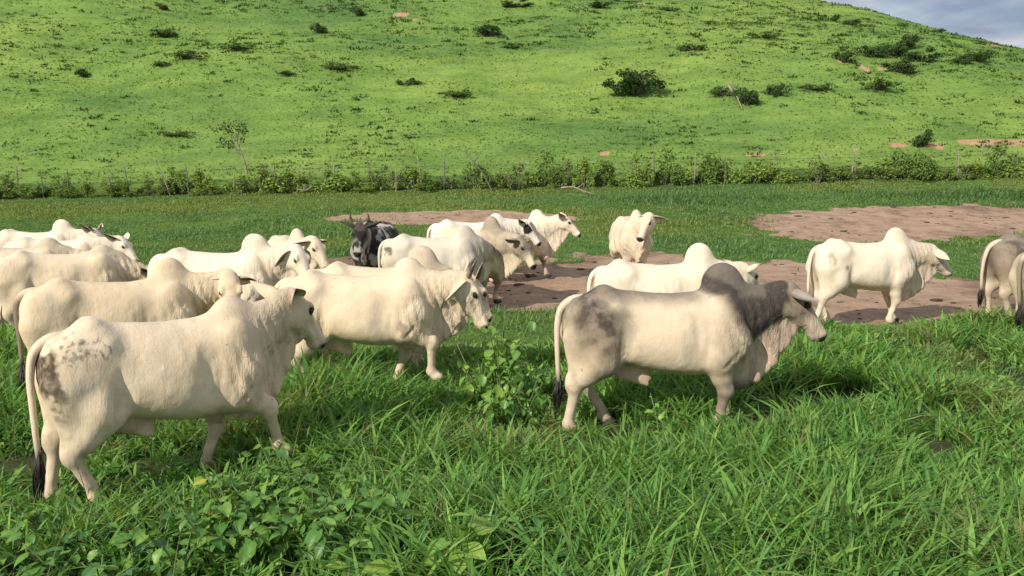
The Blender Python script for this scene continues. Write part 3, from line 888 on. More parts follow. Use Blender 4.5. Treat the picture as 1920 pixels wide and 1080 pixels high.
l(n_mid.outputs['Fac'], bq.inputs['Height']); l(bp.outputs['Normal'], bq.inputs['Normal']); l(bq.outputs['Normal'], b.inputs['Normal'])

JS = int(np.searchsorted(YL, 39.5))
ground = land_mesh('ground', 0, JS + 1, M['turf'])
hill = land_mesh('hill', JS, len(YL), M['hill_turf'])
# far ridge beyond the hill's right shoulder
fx = np.linspace(-900, 1500, 61); fy = np.linspace(520, 1100, 12)
FX, FY = np.meshgrid(fx, fy, indexing='ij')
FZ = 20 + 92*np.sin(np.clip((FY-520)/580, 0, 1)*math.pi*.62)*(.75 + .5*fbm(FX*.004, FY*.004, 0*FX, 61, 4))*sstep(-900, 700, FX)**.4
i, j = np.meshgrid(np.arange(60), np.arange(11), indexing='ij'); a = (i*12 + j).ravel()
tag(link('far_hill', np_mesh('far_hill', np.stack([FX, FY, FZ], -1).reshape(-1, 3), np.stack([a, a+12, a+13, a+1], 1)), None, M['hill_turf']), kind='structure')

def at(px, Y):
    """world x of the ground point that stands Y metres ahead at picture column px (1920 wide)."""
    X = 0.0
    for _ in range(4):
        z = float(gz(X, Y)); X = (px - 960) / 1500.0 * (Y*math.cos(PITCH) + (CAM_H - z)*math.sin(PITCH))
    return X
# ------------------------------------------------------------------ grass and leaves
def leaf_mat(name, trans=.35, rough=.45, spec=.4):
    m, n, l, b, out = new_mat(name)
    a_ = n.new('ShaderNodeAttribute'); a_.attribute_name = 'tone'
    geo = n.new('ShaderNodeNewGeometry')
    ns = noise_node(n, l, 30, 2, .5, geo.outputs['Position'])
    rr = ramp_node(n, l, ns.outputs['Fac'], [(.3, (.82, .84, .8)), (.7, (1.15, 1.12, 1.1))])
    c = mix_node(n, l, 1.0, a_.outputs['Color'], rr.outputs['Color'], 'MULTIPLY')
    l(c, b.inputs['Base Color']); b.inputs['Roughness'].default_value = rough; b.inputs['Specular IOR Level'].default_value = spec
    tr = n.new('ShaderNodeBsdfTranslucent')
    c2 = mix_node(n, l, 1.0, c, (1.25, 1.15, .55), 'MULTIPLY'); l(c2, tr.inputs['Color'])
    mx = n.new('ShaderNodeMixShader'); mx.inputs[0].default_value = trans
    l(b.outputs['BSDF'], mx.inputs[1]); l(tr.outputs['BSDF'], mx.inputs[2]); l(mx.outputs[0], out.inputs['Surface'])
leaf_mat('grass_blade', .40, .55, .22)
leaf_mat('leaf', .30, .42, .45)
leaf_mat('dull_leaf', .34, .65, .2)
m, n, l, b, out = new_mat('bark')
tcn = n.new('ShaderNodeTexCoord'); ns = noise_node(n, l, 18, 4, .6, tcn.outputs['Object'])
rr = ramp_node(n, l, ns.outputs['Fac'], [(.3, (.075, .065, .055)), (.7, (.21, .185, .155))]); l(rr.outputs['Color'], b.inputs['Base Color']); b.inputs['Roughness'].default_value = .85
m, n, l, b, out = new_mat('pale_wood')
tcn = n.new('ShaderNodeTexCoord'); ns = noise_node(n, l, 14, 4, .6, tcn.outputs['Object'])
rr = ramp_node(n, l, ns.outputs['Fac'], [(.3, (.16, .13, .10)), (.7, (.36, .31, .25))]); l(rr.outputs['Color'], b.inputs['Base Color']); b.inputs['Roughness'].default_value = .8
m, n, l, b, out = new_mat('green_stem')
tcn = n.new('ShaderNodeTexCoord'); ns = noise_node(n, l, 20, 2, .6, tcn.outputs['Object'])
rr = ramp_node(n, l, ns.outputs['Fac'], [(.3, (.07, .13, .035)), (.7, (.14, .21, .06))]); l(rr.outputs['Color'], b.inputs['Base Color']); b.inputs['Roughness'].default_value = .6
m, n, l, b, out = new_mat('wire')
tcn = n.new('ShaderNodeTexCoord'); ns = noise_node(n, l, 30, 2, .6, tcn.outputs['Object'])
rr = ramp_node(n, l, ns.outputs['Fac'], [(.3, (.10, .09, .08)), (.7, (.22, .20, .18))]); l(rr.outputs['Color'], b.inputs['Base Color']); b.inputs['Roughness'].default_value = .6; b.inputs['Metallic'].default_value = .6
m, n, l, b, out = new_mat('dung')
tcn = n.new('ShaderNodeTexCoord'); ns = noise_node(n, l, 30, 3, .6, tcn.outputs['Object'])
rr = ramp_node(n, l, ns.outputs['Fac'], [(.3, (.03, .024, .016)), (.7, (.07, .055, .035))]); l(rr.outputs['Color'], b.inputs['Base Color']); b.inputs['Roughness'].default_value = .8

def blades(p, h, w, az, lean, tone, segs, twist=None, droop=None):
    """grass blades as curved tapering strips; all inputs are per-blade arrays."""
    N = len(p)
    d = np.stack([np.cos(az), np.sin(az), 0*az], 1)
    tw = az + math.pi/2 + (0 if twist is None else twist)
    s = np.stack([np.cos(tw), np.sin(tw), 0*tw], 1)
    nv = 2*segs + 1
    V = np.zeros((N, nv, 3), np.float32)
    dr = 0 if droop is None else droop
    for k in range(segs + 1):
        t = k / segs
        c = p + d * (lean*h*t**1.6)[:, None]
        c = c + np.array([0, 0, 1.0]) * (h*(t*np.sqrt(np.maximum(1 - (0.55*np.minimum(lean, 1.6)*t)**2, .08)) - dr*t**3))[:, None]
        if k == segs:
            V[:, -1] = c
        else:
            hw = w*.5*(0.65 + 0.9*t)*(1 - t)**.55
            V[:, 2*k] = c - s*hw[:, None]; V[:, 2*k+1] = c + s*hw[:, None]
    T = []
    for k in range(segs - 1):
        a = 2*k
        T += [(a, a+1, a+3), (a, a+3, a+2)]
    a = 2*(segs-1); T.append((a, a+1, a+2))
    T = np.array(T)
    F = (T[None] + (np.arange(N)*nv)[:, None, None]).reshape(-1, 3)
    C = np.repeat(tone, nv, axis=0)
    return V.reshape(-1, 3), F, C

RG = np.random.default_rng(11)
def mixtone(cols, u, jit=.15):
    cols = np.array(cols, float); i = (u*len(cols)).astype(int).clip(0, len(cols)-1)
    return cols[i]*(1 + jit*(RG.random((len(u), 1))*2 - 1))

def keep_ground(x, y, pad=2.2):
    return (np.abs(x) < 0.66*y + pad)

# tall pasture grass round the near cattle
def tall_grass():
    out = []
    NC = 17500
    y = 2.6 + (RG.random(NC)**.82)*11.2; x = (RG.random(NC)*2 - 1)*(0.66*y + 1.8)
    ok = (y < tall_limit(x) + 1.1*(fbm(x*.8, y*.8, 0*x, 90, 3) - .5)*2) & (fbm(x*2.2, y*2.2, 0*x, 91, 3) + .12*np.exp(-((x+2.2)/1.8)**2 - ((y-5.3)/1.0)**2) > .40)
    x, y = x[ok], y[ok]
    k = 8
    cx = np.repeat(x, k); cy = np.repeat(y, k); N = len(cx)
    a = RG.random(N)*6.283; r = np.abs(RG.normal(0, .05, N))
    px = cx + r*np.cos(a); py = cy + r*np.sin(a)
    patch = fbm(cx*.55, cy*.55, 0*cx, 92, 3)
    fade = sstep(0, 1.0, tall_limit(cx) - cy)
    hh = (0.15 + .25*RG.random(N)**1.1)*(.5 + .95*sstep(.3, .7, patch))*(.35 + .65*fade)
    hh *= 1 - .45*np.exp(-((cx-1.5)/1.6)**2 - ((cy-6.7)/1.0)**2) - .62*np.exp(-((cx+2.2)/1.5)**2 - ((cy-5.25)/.8)**2) + .7*np.exp(-((cx+1.1)/1.3)**2 - ((cy-7.5)/.6)**2)
    w = (.012 + .022*RG.random(N)**1.4)*np.where(RG.random(N) < .18, 1.7, 1.0)*np.interp(cy, [3, 6, 11], [.85, 1.0, 1.35])
    lean = .35 + 1.1*RG.random(N)**1.1
    az = a + RG.normal(0, .7, N)
    dry = fbm(cx*.9, cy*.9, 0*cx, 95, 3) + .25*np.exp(-((cx-.2)/1.2)**2 - ((cy-6.6)/1.2)**2)
    u = RG.random(N)
    tone = mixtone([(.115, .27, .060), (.155, .325, .070), (.195, .375, .082), (.25, .43, .10), (.135, .30, .082)], u, .2)
    dm = (sstep(.56, .78, dry)*(RG.random(N) < .45))[:, None]
    tone = tone*(1-dm) + np.array((.25, .265, .105))*dm*(.7 + .6*RG.random((N, 1)))
    st = (RG.random(N) < .010)[:, None]; tone = np.where(st, np.array((.26, .23, .12)), tone)
    p = np.stack([px, py, gz(px, py) - .01], 1)
    return blades(p, hh, w, az, lean, tone, 4, RG.normal(0, .6, N), .12*RG.random(N))
V, F, C = tall_grass()
tag(link('tall_grass', np_mesh('tall_grass', V, F, True, C, 'tone'), None, M['grass_blade']), 'tall green pasture grass filling the foreground', 'grass', kind='stuff')

# long arching culms with thin seed heads
N = 900
y = 3.0 + RG.random(N)*7.5; x = (RG.random(N)*2 - 1)*(0.66*y + 1.5)
ok = y < tall_limit(x) - .3; x, y = x[ok], y[ok]; N = len(x)
tone = mixtone([(.14, .17, .06), (.20, .20, .09), (.09, .17, .04)], RG.random(N), .2)
V, F, C = blades(np.stack([x, y, gz(x, y)], 1), .35 + .28*RG.random(N), .005 + .003*RG.random(N), RG.random(N)*6.28, .3 + .7*RG.random(N), tone, 5, None, .1*RG.random(N))
tag(link('grass_stems', np_mesh('grass_stems', V, F, True, C, 'tone'), None, M['grass_blade']), 'thin pale grass stems standing among the tall grass', 'grass', kind='stuff')

# short grazed turf of the middle field
N = 210000
y = 8.5 + 29.5*RG.random(N)**.85; x = (RG.random(N)*2 - 1)*(0.66*y + 3)
ok = (mud_mask(x, y)*.9 + .75*(RG.random(N) - .5)*fbm(x*1.5, y*1.5, 0*x, 35, 2)*1.6 < .5)
x, y = x[ok], y[ok]; N = len(x)
band = np.exp(-((y - (31.0 + .02*x))/1.5)**2)*sstep(1, 6, x + 3*(fbm(x*.3, y*.3, 0*x, 31, 3) - .5))
hh = (.035 + .07*RG.random(N))*(.6 + 1.1*sstep(.4, .75, fbm(x*.6, y*.6, 0*x, 33, 3)))*(1 + 1.0*band)
tone = mixtone([(.15, .27, .10), (.165, .29, .105), (.185, .31, .11), (.14, .255, .105)], RG.random(N), .2)
yl = sstep(.50, .66, fbm(x*.12, y*.35, 0*x, 37, 3) + .22*sstep(27, 33, y)*sstep(3, -6, x) + .12*sstep(33.5, 36, y))[:, None]
tone = tone*(1-yl) + np.array((.235, .31, .095))*yl*(.85 + .3*RG.random((N, 1)))
tone = tone*(1 - .12*band[:, None])
V, F, C = blades(np.stack([x, y, gz(x, y) - .005], 1), hh, (.018 + .02*RG.random(N))*np.interp(y, [9, 20, 38], [.7, 1.1, 1.9]), RG.random(N)*6.28, .4 + RG.random(N), tone, 2)
tag(link('short_grass', np_mesh('short_grass', V, F, True, C, 'tone'), None, M['grass_blade']), 'short grazed grass of the middle field', 'grass', kind='stuff')

# coarse sward on the hill
N = 90000
y = 39 + 75*RG.random(N)**1.15; x = (RG.random(N)*2 - 1)*(0.68*y + 8)
dens = fbm(x*.25, y*.4, 0*x, 51, 4)
sc = np.zeros(N)
for cx_, cy_, rx_, ry_ in SCARS: sc = np.maximum(sc, (((x-cx_)/rx_)**2 + ((y-cy_)/ry_)**2) < 1.1)
ok = (dens + .3*(RG.random(N) - .5) > .36) & (sc < .5); x, y, dens = x[ok], y[ok], dens[ok]; N = len(x)
tone = mixtone([(.150, .235, .060), (.18, .265, .066), (.21, .29, .07), (.13, .21, .055)], RG.random(N), .18)
gr = sstep(.55, .38, fbm(x*.07, y*.1, 0*x, 53, 3))[:, None]
tone = tone*(1 - .45*gr) + np.array((.11, .20, .045))*.45*gr
V, F, C = blades(np.stack([x, y, gz(x, y) - .02], 1), .04 + .10*RG.random(N), (.07 + .09*RG.random(N))*np.interp(y, [39, 110], [.8, 1.6]), RG.random(N)*6.28, .5 + RG.random(N), tone, 2)
tag(link('hill_grass', np_mesh('hill_grass', V, F, True, C, 'tone'), None, M['grass_blade']), 'bright green grass covering the hillside', 'grass', kind='stuff')

# ------------------------------------------------------------------ bushes
def foliage(rx, ry, rz, nleaf, size, tones, seed, clumps=9, flat=.2, gap=.5):
    """leaf-sized faces gathered in clumps through an uneven crown volume; base at z = 0."""
    r = np.random.default_rng(seed)
    d = r.normal(size=(clumps, 3)); d /= np.linalg.norm(d, axis=1, keepdims=True)
    cc = d*np.array([rx, ry, rz])*(.30 + .65*r.random((clumps, 1))); cc[:, 2] = np.abs(cc[:, 2])*1.1 + rz*.25*r.random(clumps)
    cr = (.16 + .26*r.random(clumps))
    i = r.integers(0, clumps, nleaf)
    q = r.normal(size=(nleaf, 3)); q /= np.linalg.norm(q, axis=1, keepdims=True)
    q = q*(gap + (1-gap)*r.random((nleaf, 1)))
    p = cc[i] + q*cr[i][:, None]*np.array([rx, ry, rz*.95])*1.15
    p[:, 2] = np.maximum(p[:, 2], .03*r.random(nleaf))
    nrm = q + .7*r.normal(size=(nleaf, 3)); nrm[:, 2] += .5; nrm /= np.linalg.norm(nrm, axis=1, keepdims=True)
    t = np.cross(nrm, r.normal(size=(nleaf, 3))); t /= np.linalg.norm(t, axis=1, keepdims=True); bt = np.cross(nrm, t)
    s = size*(.6 + .8*r.random((nleaf, 1)))
    v = np.stack([p - t*s, p + bt*s*.5 + nrm*s*.12, p + t*s, p - bt*s*.5 + nrm*s*.12], 1).reshape(-1, 3)
    k = np.arange(nleaf)*4
    Fq = np.stack([k, k+1, k+2, k+3], 1)
    tn = np.array(tones, float); c = tn[r.integers(0, len(tn), nleaf)]*(.8 + .4*r.random((nleaf, 1)))
    return v, Fq, np.repeat(c, 4, axis=0), cc

def stems_mesh(cc, seed, r0=.03, h0=0.0):
    r = np.random.default_rng(seed); V, Fq = [], []
    for c in cc:
        b0 = np.array([c[0]*.12 + .03*r.normal(), c[1]*.12 + .03*r.normal(), -.08])
        mid = (b0 + c)*.5 + np.array([.08*r.normal(), .08*r.normal(), .08])*abs(c[2] + .3)
        bv, bf = tube(catmull([b0, mid, c], 5), [r0, r0*.8, r0*.6, r0*.45, r0*.2], 5)
        Fq += [tuple(len(V) + q for q in f_) for f_ in bf]; V += list(bv)
    return V, Fq

TONE_DARK = [(.048, .098, .03), (.064, .12, .036), (.085, .145, .042)]
TONE_MID = [(.13, .22, .06), (.17, .275, .072), (.215, .32, .082)]
TONE_LIGHT = [(.22, .34, .078), (.265, .39, .092), (.30, .42, .10)]
TONE_OLIVE = [(.13, .155, .058), (.165, .19, .07), (.18, .16, .08)]
BUSH = {}
def bush_mesh(kind, var):
    if (kind, var) in BUSH: return BUSH[(kind, var)]
    sd = 300 + var*7 + len(kind)*31
    spec = dict(hill_dark=(1, 1, .75, 1500, .075, TONE_DARK, 15), hill_mid=(1, 1, .45, 800, .07, [(.075, .13, .038), (.09, .155, .042), (.11, .18, .048)], 18), hedge=(1, .7, 1.35, 1300, .085, TONE_MID + TONE_LIGHT[:1], 12),
                hedge_light=(1, .7, 1.25, 1200, .085, TONE_LIGHT + TONE_MID[2:], 12), hedge_thin=(1, .7, 1.3, 560, .075, TONE_OLIVE + TONE_MID, 13))[kind]
    v, f_, c, cc = foliage(*spec[:6], sd, spec[6], gap=.35)
    fm = np_mesh('foliage', v, f_, False, c, 'tone'); fm.materials.append(M['dull_leaf'])
    sv, sf = stems_mesh(cc, sd, .035 if 'hedge' in kind else .05)
    sm = py_mesh('stem', sv, sf); sm.materials.append(M['bark'])
    BUSH[(kind, var)] = (fm, sm)
    return BUSH[(kind, var)]

def bush(kind, var, X, Y, sx, sy, sz, rot, label, group=None, name='bush', cat='bush'):
    fm, sm = bush_mesh(kind, var)
    root = bpy.data.objects.new(name, None); SC.collection.objects.link(root)
    root.location = (X, Y, float(gz(X, Y)) - .04); root.rotation_euler = (0, 0, rot); root.scale = (sx, sy, sz)
    tag(root, label, cat, group)
    link('foliage', fm, root); link('stem', sm, root)
    return root

# hillside bushes that stand out one by one
HB = [(1190, 168, 2.3, 1.5, 'hill_dark', 'large dark green bush low in the middle of the hillside'),
      (1580, 108, 1.0, 1.0, 'hill_dark', 'compact dark bush left of the scattered thicket on the right slope'),
      (1630, 98, 1.3, .8, 'hill_dark', 'low dark bush at the left end of the right slope thicket'),
      (1672, 96, 1.5, .8, 'hill_dark', 'wide dark bush in the middle of the right slope thicket'),
      (1700, 84, 1.0, 1.1, 'hill_dark', 'topmost upright dark bush of the right slope thicket'),
      (1725, 108, 1.4, .9, 'hill_dark', 'dark bush at the right end of the right slope thicket'),
      (1688, 128, 1.5, .9, 'hill_dark', 'lowest dark bush of the right slope thicket'),
      (1832, 107, 1.5, .8, 'hill_dark', 'dark spreading bush alone near the right edge of the hill'),
      (1804, 112, .7, .6, 'hill_dark', 'small dark bush just left of the lone spreading hill bush'),
      (1732, 36, .7, 1.2, 'hill_dark', 'little dark tree like bush on the skyline'),
      (1690, 40, .8, .5, 'hill_mid', 'low shrub on the skyline left of the little tree'),
      (1758, 52, .9, .6, 'hill_mid', 'low shrub on the skyline right of the little tree'),
      (1595, 38, 1.6, .7, 'hill_mid', 'grey green bush below the top of the right ridge'),
      (1565, 32, .7, .7, 'hill_dark', 'small dark bush beside the grey green ridge bush'),
      (1430, 62, 1.9, .5, 'hill_mid', 'flat wide shrub patch high on the right of the hill'),
      (1300, 86, 1.6, .9, 'hill_mid', 'rounded mid green bush in the upper centre of the hill'),
      (1645, 158, 1.6, .9, 'hill_mid', 'mid green bush below the right slope thicket'),
      (1530, 160, 1.5, .7, 'hill_mid', 'spreading shrub right of the pale soil scars'),
      (1458, 172, .9, .8, 'hill_dark', 'dark bush at the pale soil scars on the slope'),
      (1400, 188, 1.1, 1.0, 'hill_dark', 'dark bush beside the fallen pale branch on the slope'),
      (1360, 170, 1.3, .9, 'hill_mid', 'green bush left of the fallen pale branch'),
      (1730, 266, .9, .9, 'hill_dark', 'dark green bush at the hill foot above the right hedge'),
      (355, 100, 1.8, .8, 'hill_mid', 'wide rounded bush on the upper left of the hill'),
      (300, 116, 1.0, .6, 'hill_mid', 'small bush left of the wide rounded one on the upper left'),
      (312, 62, 1.1, .6, 'hill_dark', 'dark shrub high on the left of the hill'),
      (450, 84, 1.6, .6, 'hill_mid', 'loose shrub right of the wide rounded bush on the left'),
      (635, 122, 1.8, .7, 'hill_mid', 'wide dark green bush in the left middle of the hill'),
      (540, 132, .9, .5, 'hill_mid', 'small low bush left of the wide left middle bush'),
      (765, 150, 1.1, .7, 'hill_mid', 'bush standing right of the wide left middle bush'),
      (860, 172, 1.6, .7, 'hill_mid', 'loose green shrub in the centre of the hill'),
      (598, 54, .9, .8, 'hill_dark', 'dark bush high above the left middle bush'),
      (673, 22, .9, .8, 'hill_dark', 'dark bush near the top edge left of centre'),
      (915, 58, 1.5, .8, 'hill_dark', 'dark bush high in the centre of the hill'),
      (968, 6, 1.6, .6, 'hill_dark', 'dark bush cut by the top edge in the centre'),
      (1120, 6, 1.2, .5, 'hill_dark', 'dark bush cut by the top edge right of centre'),
      (1255, 12, 1.2, .6, 'hill_mid', 'bush at the top edge above the upper centre bush'),
      (155, 136, .6, .6, 'hill_dark', 'single small dark bush on the far left slope'),
      (335, 246, 1.3, .5, 'hill_mid', 'low dark patch bush above the left hedge'),
      (960, 82, 1.3, .6, 'hill_mid', 'shrub just below the dark bush high in the centre'),
      (305, 10, .8, .5, 'hill_dark', 'small dark bush near the top edge on the left')]
def hill_point(px, py):
    u = (px - 960)/1500.; v = (py - 540)/1500.
    d = np.array([u, math.cos(PITCH) - v*math.sin(PITCH), -math.sin(PITCH) - v*math.cos(PITCH)])
    t = np.arange(36, 140, .1)/d[1]
    hit = np.nonzero(CAM_H + d[2]*t <= gz(d[0]*t, d[1]*t))[0]
    k = t[hit[0]] if len(hit) else 104/d[1]
    return float(d[0]*k), float(d[1]*k)
_r = random.Random(5)
for i, (px, py, w_, h_, kind, lab) in enumerate(HB):
    X, Y = hill_point(px, py + 8)
    bush(kind, i % 4, X, Y, w_*.95, w_*.8, h_*1.15, _r.uniform(0, 6.28), lab, 'bushes on the hillside')

# small tussocks all over the hill
r = np.random.default_rng(8)
NT = 9500
ty = 40 + 74*r.random(NT)**1.0; tx = (r.random(NT)*2 - 1)*(.68*ty + 6)
ok = fbm(tx*.12, ty*.16, 0*tx, 71, 3) + .25*(r.random(NT) - .5) > .45; tx, ty = tx[ok], ty[ok]; NT = len(tx)
k = 16
sz = (.09 + .18*r.random(NT)**2.4)*np.interp(ty, [40, 110], [.8, 1.5])
cx = np.repeat(tx, k) + np.repeat(sz, k)*r.normal(0, 1.05, NT*k); cy = np.repeat(ty, k) + np.repeat(sz, k)*r.normal(0, .5, NT*k)
tone = np.array([(.06, .118, .034), (.075, .14, .04), (.095, .17, .046), (.068, .122, .036), (.11, .185, .05)])[r.integers(0, 5, NT)].repeat(k, 0)*(.8 + .4*r.random((NT*k, 1)))
V, F, C = blades(np.stack([cx, cy, gz(cx, cy) - .02], 1), np.repeat(sz, k)*(.4 + .7*r.random(NT*k)), np.repeat(sz, k)*.6*(.6 + .6*r.random(NT*k)), r.random(NT*k)*6.28, .4 + r.random(NT*k), tone, 2)
tag(link('hill_tussocks', np_mesh('hill_tussocks', V, F, True, C, 'tone'), None, M['dull_leaf']), 'dark green tussocks dotted all over the hillside', 'tussocks', kind='stuff')
# ------------------------------------------------------------------ hedge, fence and dead wood at the foot of the hill
def fence_y(X): return 36.3 + .035*X
_r = random.Random(21)
NH = 96
for i in range(NH):
    X = -26.5 + 53.5*i/(NH-1) + _r.uniform(-.4, .4); Y = fence_y(X) + _r.uniform(-.5, .5)
    if X < -9:
        kind = _r.choice(['hedge_thin', 'hedge', 'hedge_light']); hz = _r.uniform(.75, 1.0); lab = 'thin scrubby shrub of the hedge along the left part of the fence'; g = 'shrubs of the left hedge'
    elif X < 12:
        kind = _r.choice(['hedge', 'hedge_light', 'hedge_light', 'hedge_thin']); hz = _r.uniform(.8, 1.1); lab = 'leafy green shrub of the hedge along the middle of the fence'; g = 'shrubs of the middle hedge'
    else:
        kind = _r.choice(['hedge_light', 'hedge_thin', 'hedge_light', 'hedge']); hz = _r.uniform(.75, 1.05); lab = 'pale leafy shrub of the hedge along the right part of the fence'; g = 'shrubs of the right hedge'
    bush(kind, _r.randrange(5), X, Y, _r.uniform(.5, 1.05), _r.uniform(.7, 1.1), hz*_r.choice([.45, .5, .55, .7, .8, .95]), _r.uniform(-.5, .5), lab, g, 'hedge_shrub', 'shrub')

fence = bpy.data.objects.new('fence', None); SC.collection.objects.link(fence); fence.location = (0, fence_y(0), float(gz(0, fence_y(0))))
tag(fence, 'old fence of crooked wooden posts standing in the hedge below the hill', 'fence')
def fpost(px, h, lean, r0=.055, pale=False):
    r0 = r0*.6
    X = at(px, 36.0); Y = fence_y(X) - .2; X = at(px, Y); z = float(gz(X, Y)); o = np.array(fence.location)
    p0 = np.array([X, Y, z - .2]); p1 = p0 + np.array([lean*h*.5 + .03, .02, h*.55 + .1]); p2 = p0 + np.array([lean*h, .05, h + .2])
    v, f_ = tube(catmull([p0 - o, p1 - o, p2 - o], 6), [r0, r0*.95, r0*1.0, r0*.85, r0*.8, r0*.62], 7)
    link('post', py_mesh('post', v, f_), fence, M['pale_wood' if pale else 'bark'])
    return p2
tops = []
for px, h, ln, pale in [(-40, 1.3, .03, 0), (33, 1.45, .02, 0), (82, 1.1, -.1, 0), (127, 1.25, .02, 0), (208, 1.1, -.12, 1), (241, 1.35, -.1, 0), (322, 1.7, -.45, 1), (354, 1.4, -.08, 0), (438, 1.0, .02, 1),
                        (517, 1.45, -.05, 0), (556, 1.1, .1, 1), (626, 1.2, 0, 1), (702, 1.6, -.22, 0), (742, 1.0, .0, 1), (791, 1.5, -.12, 1), (832, 1.45, .02, 0), (980, 1.4, 0, 1), (1090, 1.4, .03, 1), (1182, 1.3, .05, 0),
                        (1225, 1.5, 0, 0), (1300, 1.45, .05, 1), (1358, 1.3, .0, 0), (1447, 1.3, .06, 1), (1563, 1.75, -.3, 1), (1594, 1.5, .1, 1), (1690, 1.25, -.04, 0), (1795, 1.3, .0, 1), (1832, 1.6, .12, 1), (1905, 1.2, 0, 0), (1975, 1.4, .04, 0)]:
    tops.append(fpost(px, h, ln, .05 if abs(ln) < .2 else .04, pale))
tops = sorted(tops, key=lambda p: p[0])
for frac in (.45, .85):
    pts = [np.array([p[0], p[1] - .03, float(gz(p[0], p[1])) + 1.25*frac]) - np.array(fence.location) for p in tops[::2]]
    v, f_ = tube(catmull(pts, 60), [.006]*60, 4)
    link('wire', py_mesh('wire', v, f_), fence, M['wire'])

def branch_thing(name, label, cat, pts, r0, mat, extra=()):
    p0 = np.array(pts[0], float)
    root = bpy.data.objects.new(name, None); SC.collection.objects.link(root); root.location = p0
    tag(root, label, cat)
    P = catmull(np.array(pts, float) - p0, 12)
    v, f_ = tube(P, np.linspace(r0, r0*.25, 12), 7); link('limb', py_mesh('limb', v, f_), root, mat)
    for (k, dv) in extra:
        b0 = P[k]; b1 = b0 + np.array(dv)
        v, f_ = tube(catmull([b0, (b0 + b1)/2 + np.array([.05, 0, .05]), b1], 6), np.linspace(r0*.6, r0*.15, 6), 6); link('twig', py_mesh('twig', v, f_), root, mat)
    return root
def gp(px, Y, h=0.0):
    X = at(px, Y); return np.array([X, Y, float(gz(X, Y)) + h])
branch_thing('bare_branch', 'bare grey branch leaning up to the left out of the middle hedge', 'branch', [gp(925, 35.4, -.1), gp(905, 35.5, .8), gp(880, 35.7, 1.5), gp(858, 35.9, 1.95)], .035, M['bark'], [(6, (.45, .1, .7)), (8, (-.2, .1, .5))])
branch_thing('fallen_branch', 'pale fallen branch lying in the grass before the middle hedge', 'branch', [gp(1052, 34.2, .22), gp(1075, 34.0, .26), gp(1095, 33.6, .12), gp(1115, 33.2, .05)], .045, M['pale_wood'], [(5, (.3, .1, .2))])
branch_thing('fallen_branch', 'pale stick lying at the foot of the left middle hedge', 'branch', [gp(585, 34.9, .35), gp(572, 34.7, .22), gp(555, 34.6, .3)], .05, M['pale_wood'], [(6, (-.1, .0, .3))])
xa, ya = hill_point(1364, 182); xb, yb = hill_point(1392, 208)
branch_thing('fallen_branch', 'bleached fallen branch lying on the slope beside a dark bush', 'branch', [(xa, ya, float(gz(xa, ya)) + .75), ((xa*.7+xb*.3), (ya*.7+yb*.3), float(gz(xa*.7+xb*.3, ya*.7+yb*.3)) + .55), ((xa+xb)/2+.1, (ya+yb)/2, float(gz((xa+xb)/2, (ya+yb)/2)) + .4), (xb, yb, float(gz(xb, yb)) + .1)], .09, M['pale_wood'], [(4, (.3, 0, .3))])

# thin sapling over the left hedge
def sapling():
    b0 = gp(468, 37.2); root = bpy.data.objects.new('sapling_tree', None); SC.collection.objects.link(root); root.location = b0
    tag(root, 'thin pale stemmed sapling with sparse dark leaves rising from the left hedge', 'tree')
    T = catmull([(0, 0, -.1), (-.12, 0, .9), (-.3, 0, 1.6), (-.52, 0, 2.15), (-.72, .1, 2.7)], 12)
    v, f_ = tube(T, np.linspace(.055, .018, 12), 7); link('trunk', py_mesh('trunk', v, f_), root, M['pale_wood'])
    ends = []
    for k, dv in ((5, (-.95, .1, .75)), (7, (.30, -.1, .6)), (8, (-.55, .0, .75)), (9, (.38, .1, .45)), (10, (-.2, -.1, .42)), (8, (.15, .1, .9)), (6, (-.75, -.1, .38)), (10, (-.95, .1, .25))):
        p0 = T[k]; p1 = p0 + np.array(dv); ends.append(p1); ends.append(p0*.35 + p1*.65)
        v, f_ = tube(catmull([p0, (p0+p1)/2 + np.array([0, 0, .06]), p1], 5), np.linspace(.02, .006, 5), 5); link('branch', py_mesh('branch', v, f_), root, M['bark'])
    r = np.random.default_rng(3); V, Fq, C = [], [], []
    for e in ends:
        nl = 22
        q = e + r.normal(0, .11, (nl, 3)); nn = r.normal(size=(nl, 3)); nn[:, 2] += .8; nn /= np.linalg.norm(nn, axis=1, keepdims=True)
        t = np.cross(nn, r.normal(size=(nl, 3))); t /= np.linalg.norm(t, axis=1, keepdims=True); bt = np.cross(nn, t); s = .06*(.7 + .6*r.random((nl, 1)))
        V.append(np.stack([q - t*s, q + bt*s*.6, q + t*s, q - bt*s*.6], 1).reshape(-1, 3)); C.append(np.repeat(np.array(TONE_DARK + TONE_MID[:1])[r.integers(0, 4, nl)], 4, 0))
    V = np.concatenate(V); C = np.concatenate(C); k = np.arange(len(V)//4)*4
    link('crown', np_mesh('crown', V, np.stack([k, k+1, k+2, k+3], 1), False, C, 'tone'), root, M['dull_leaf'])
sapling()

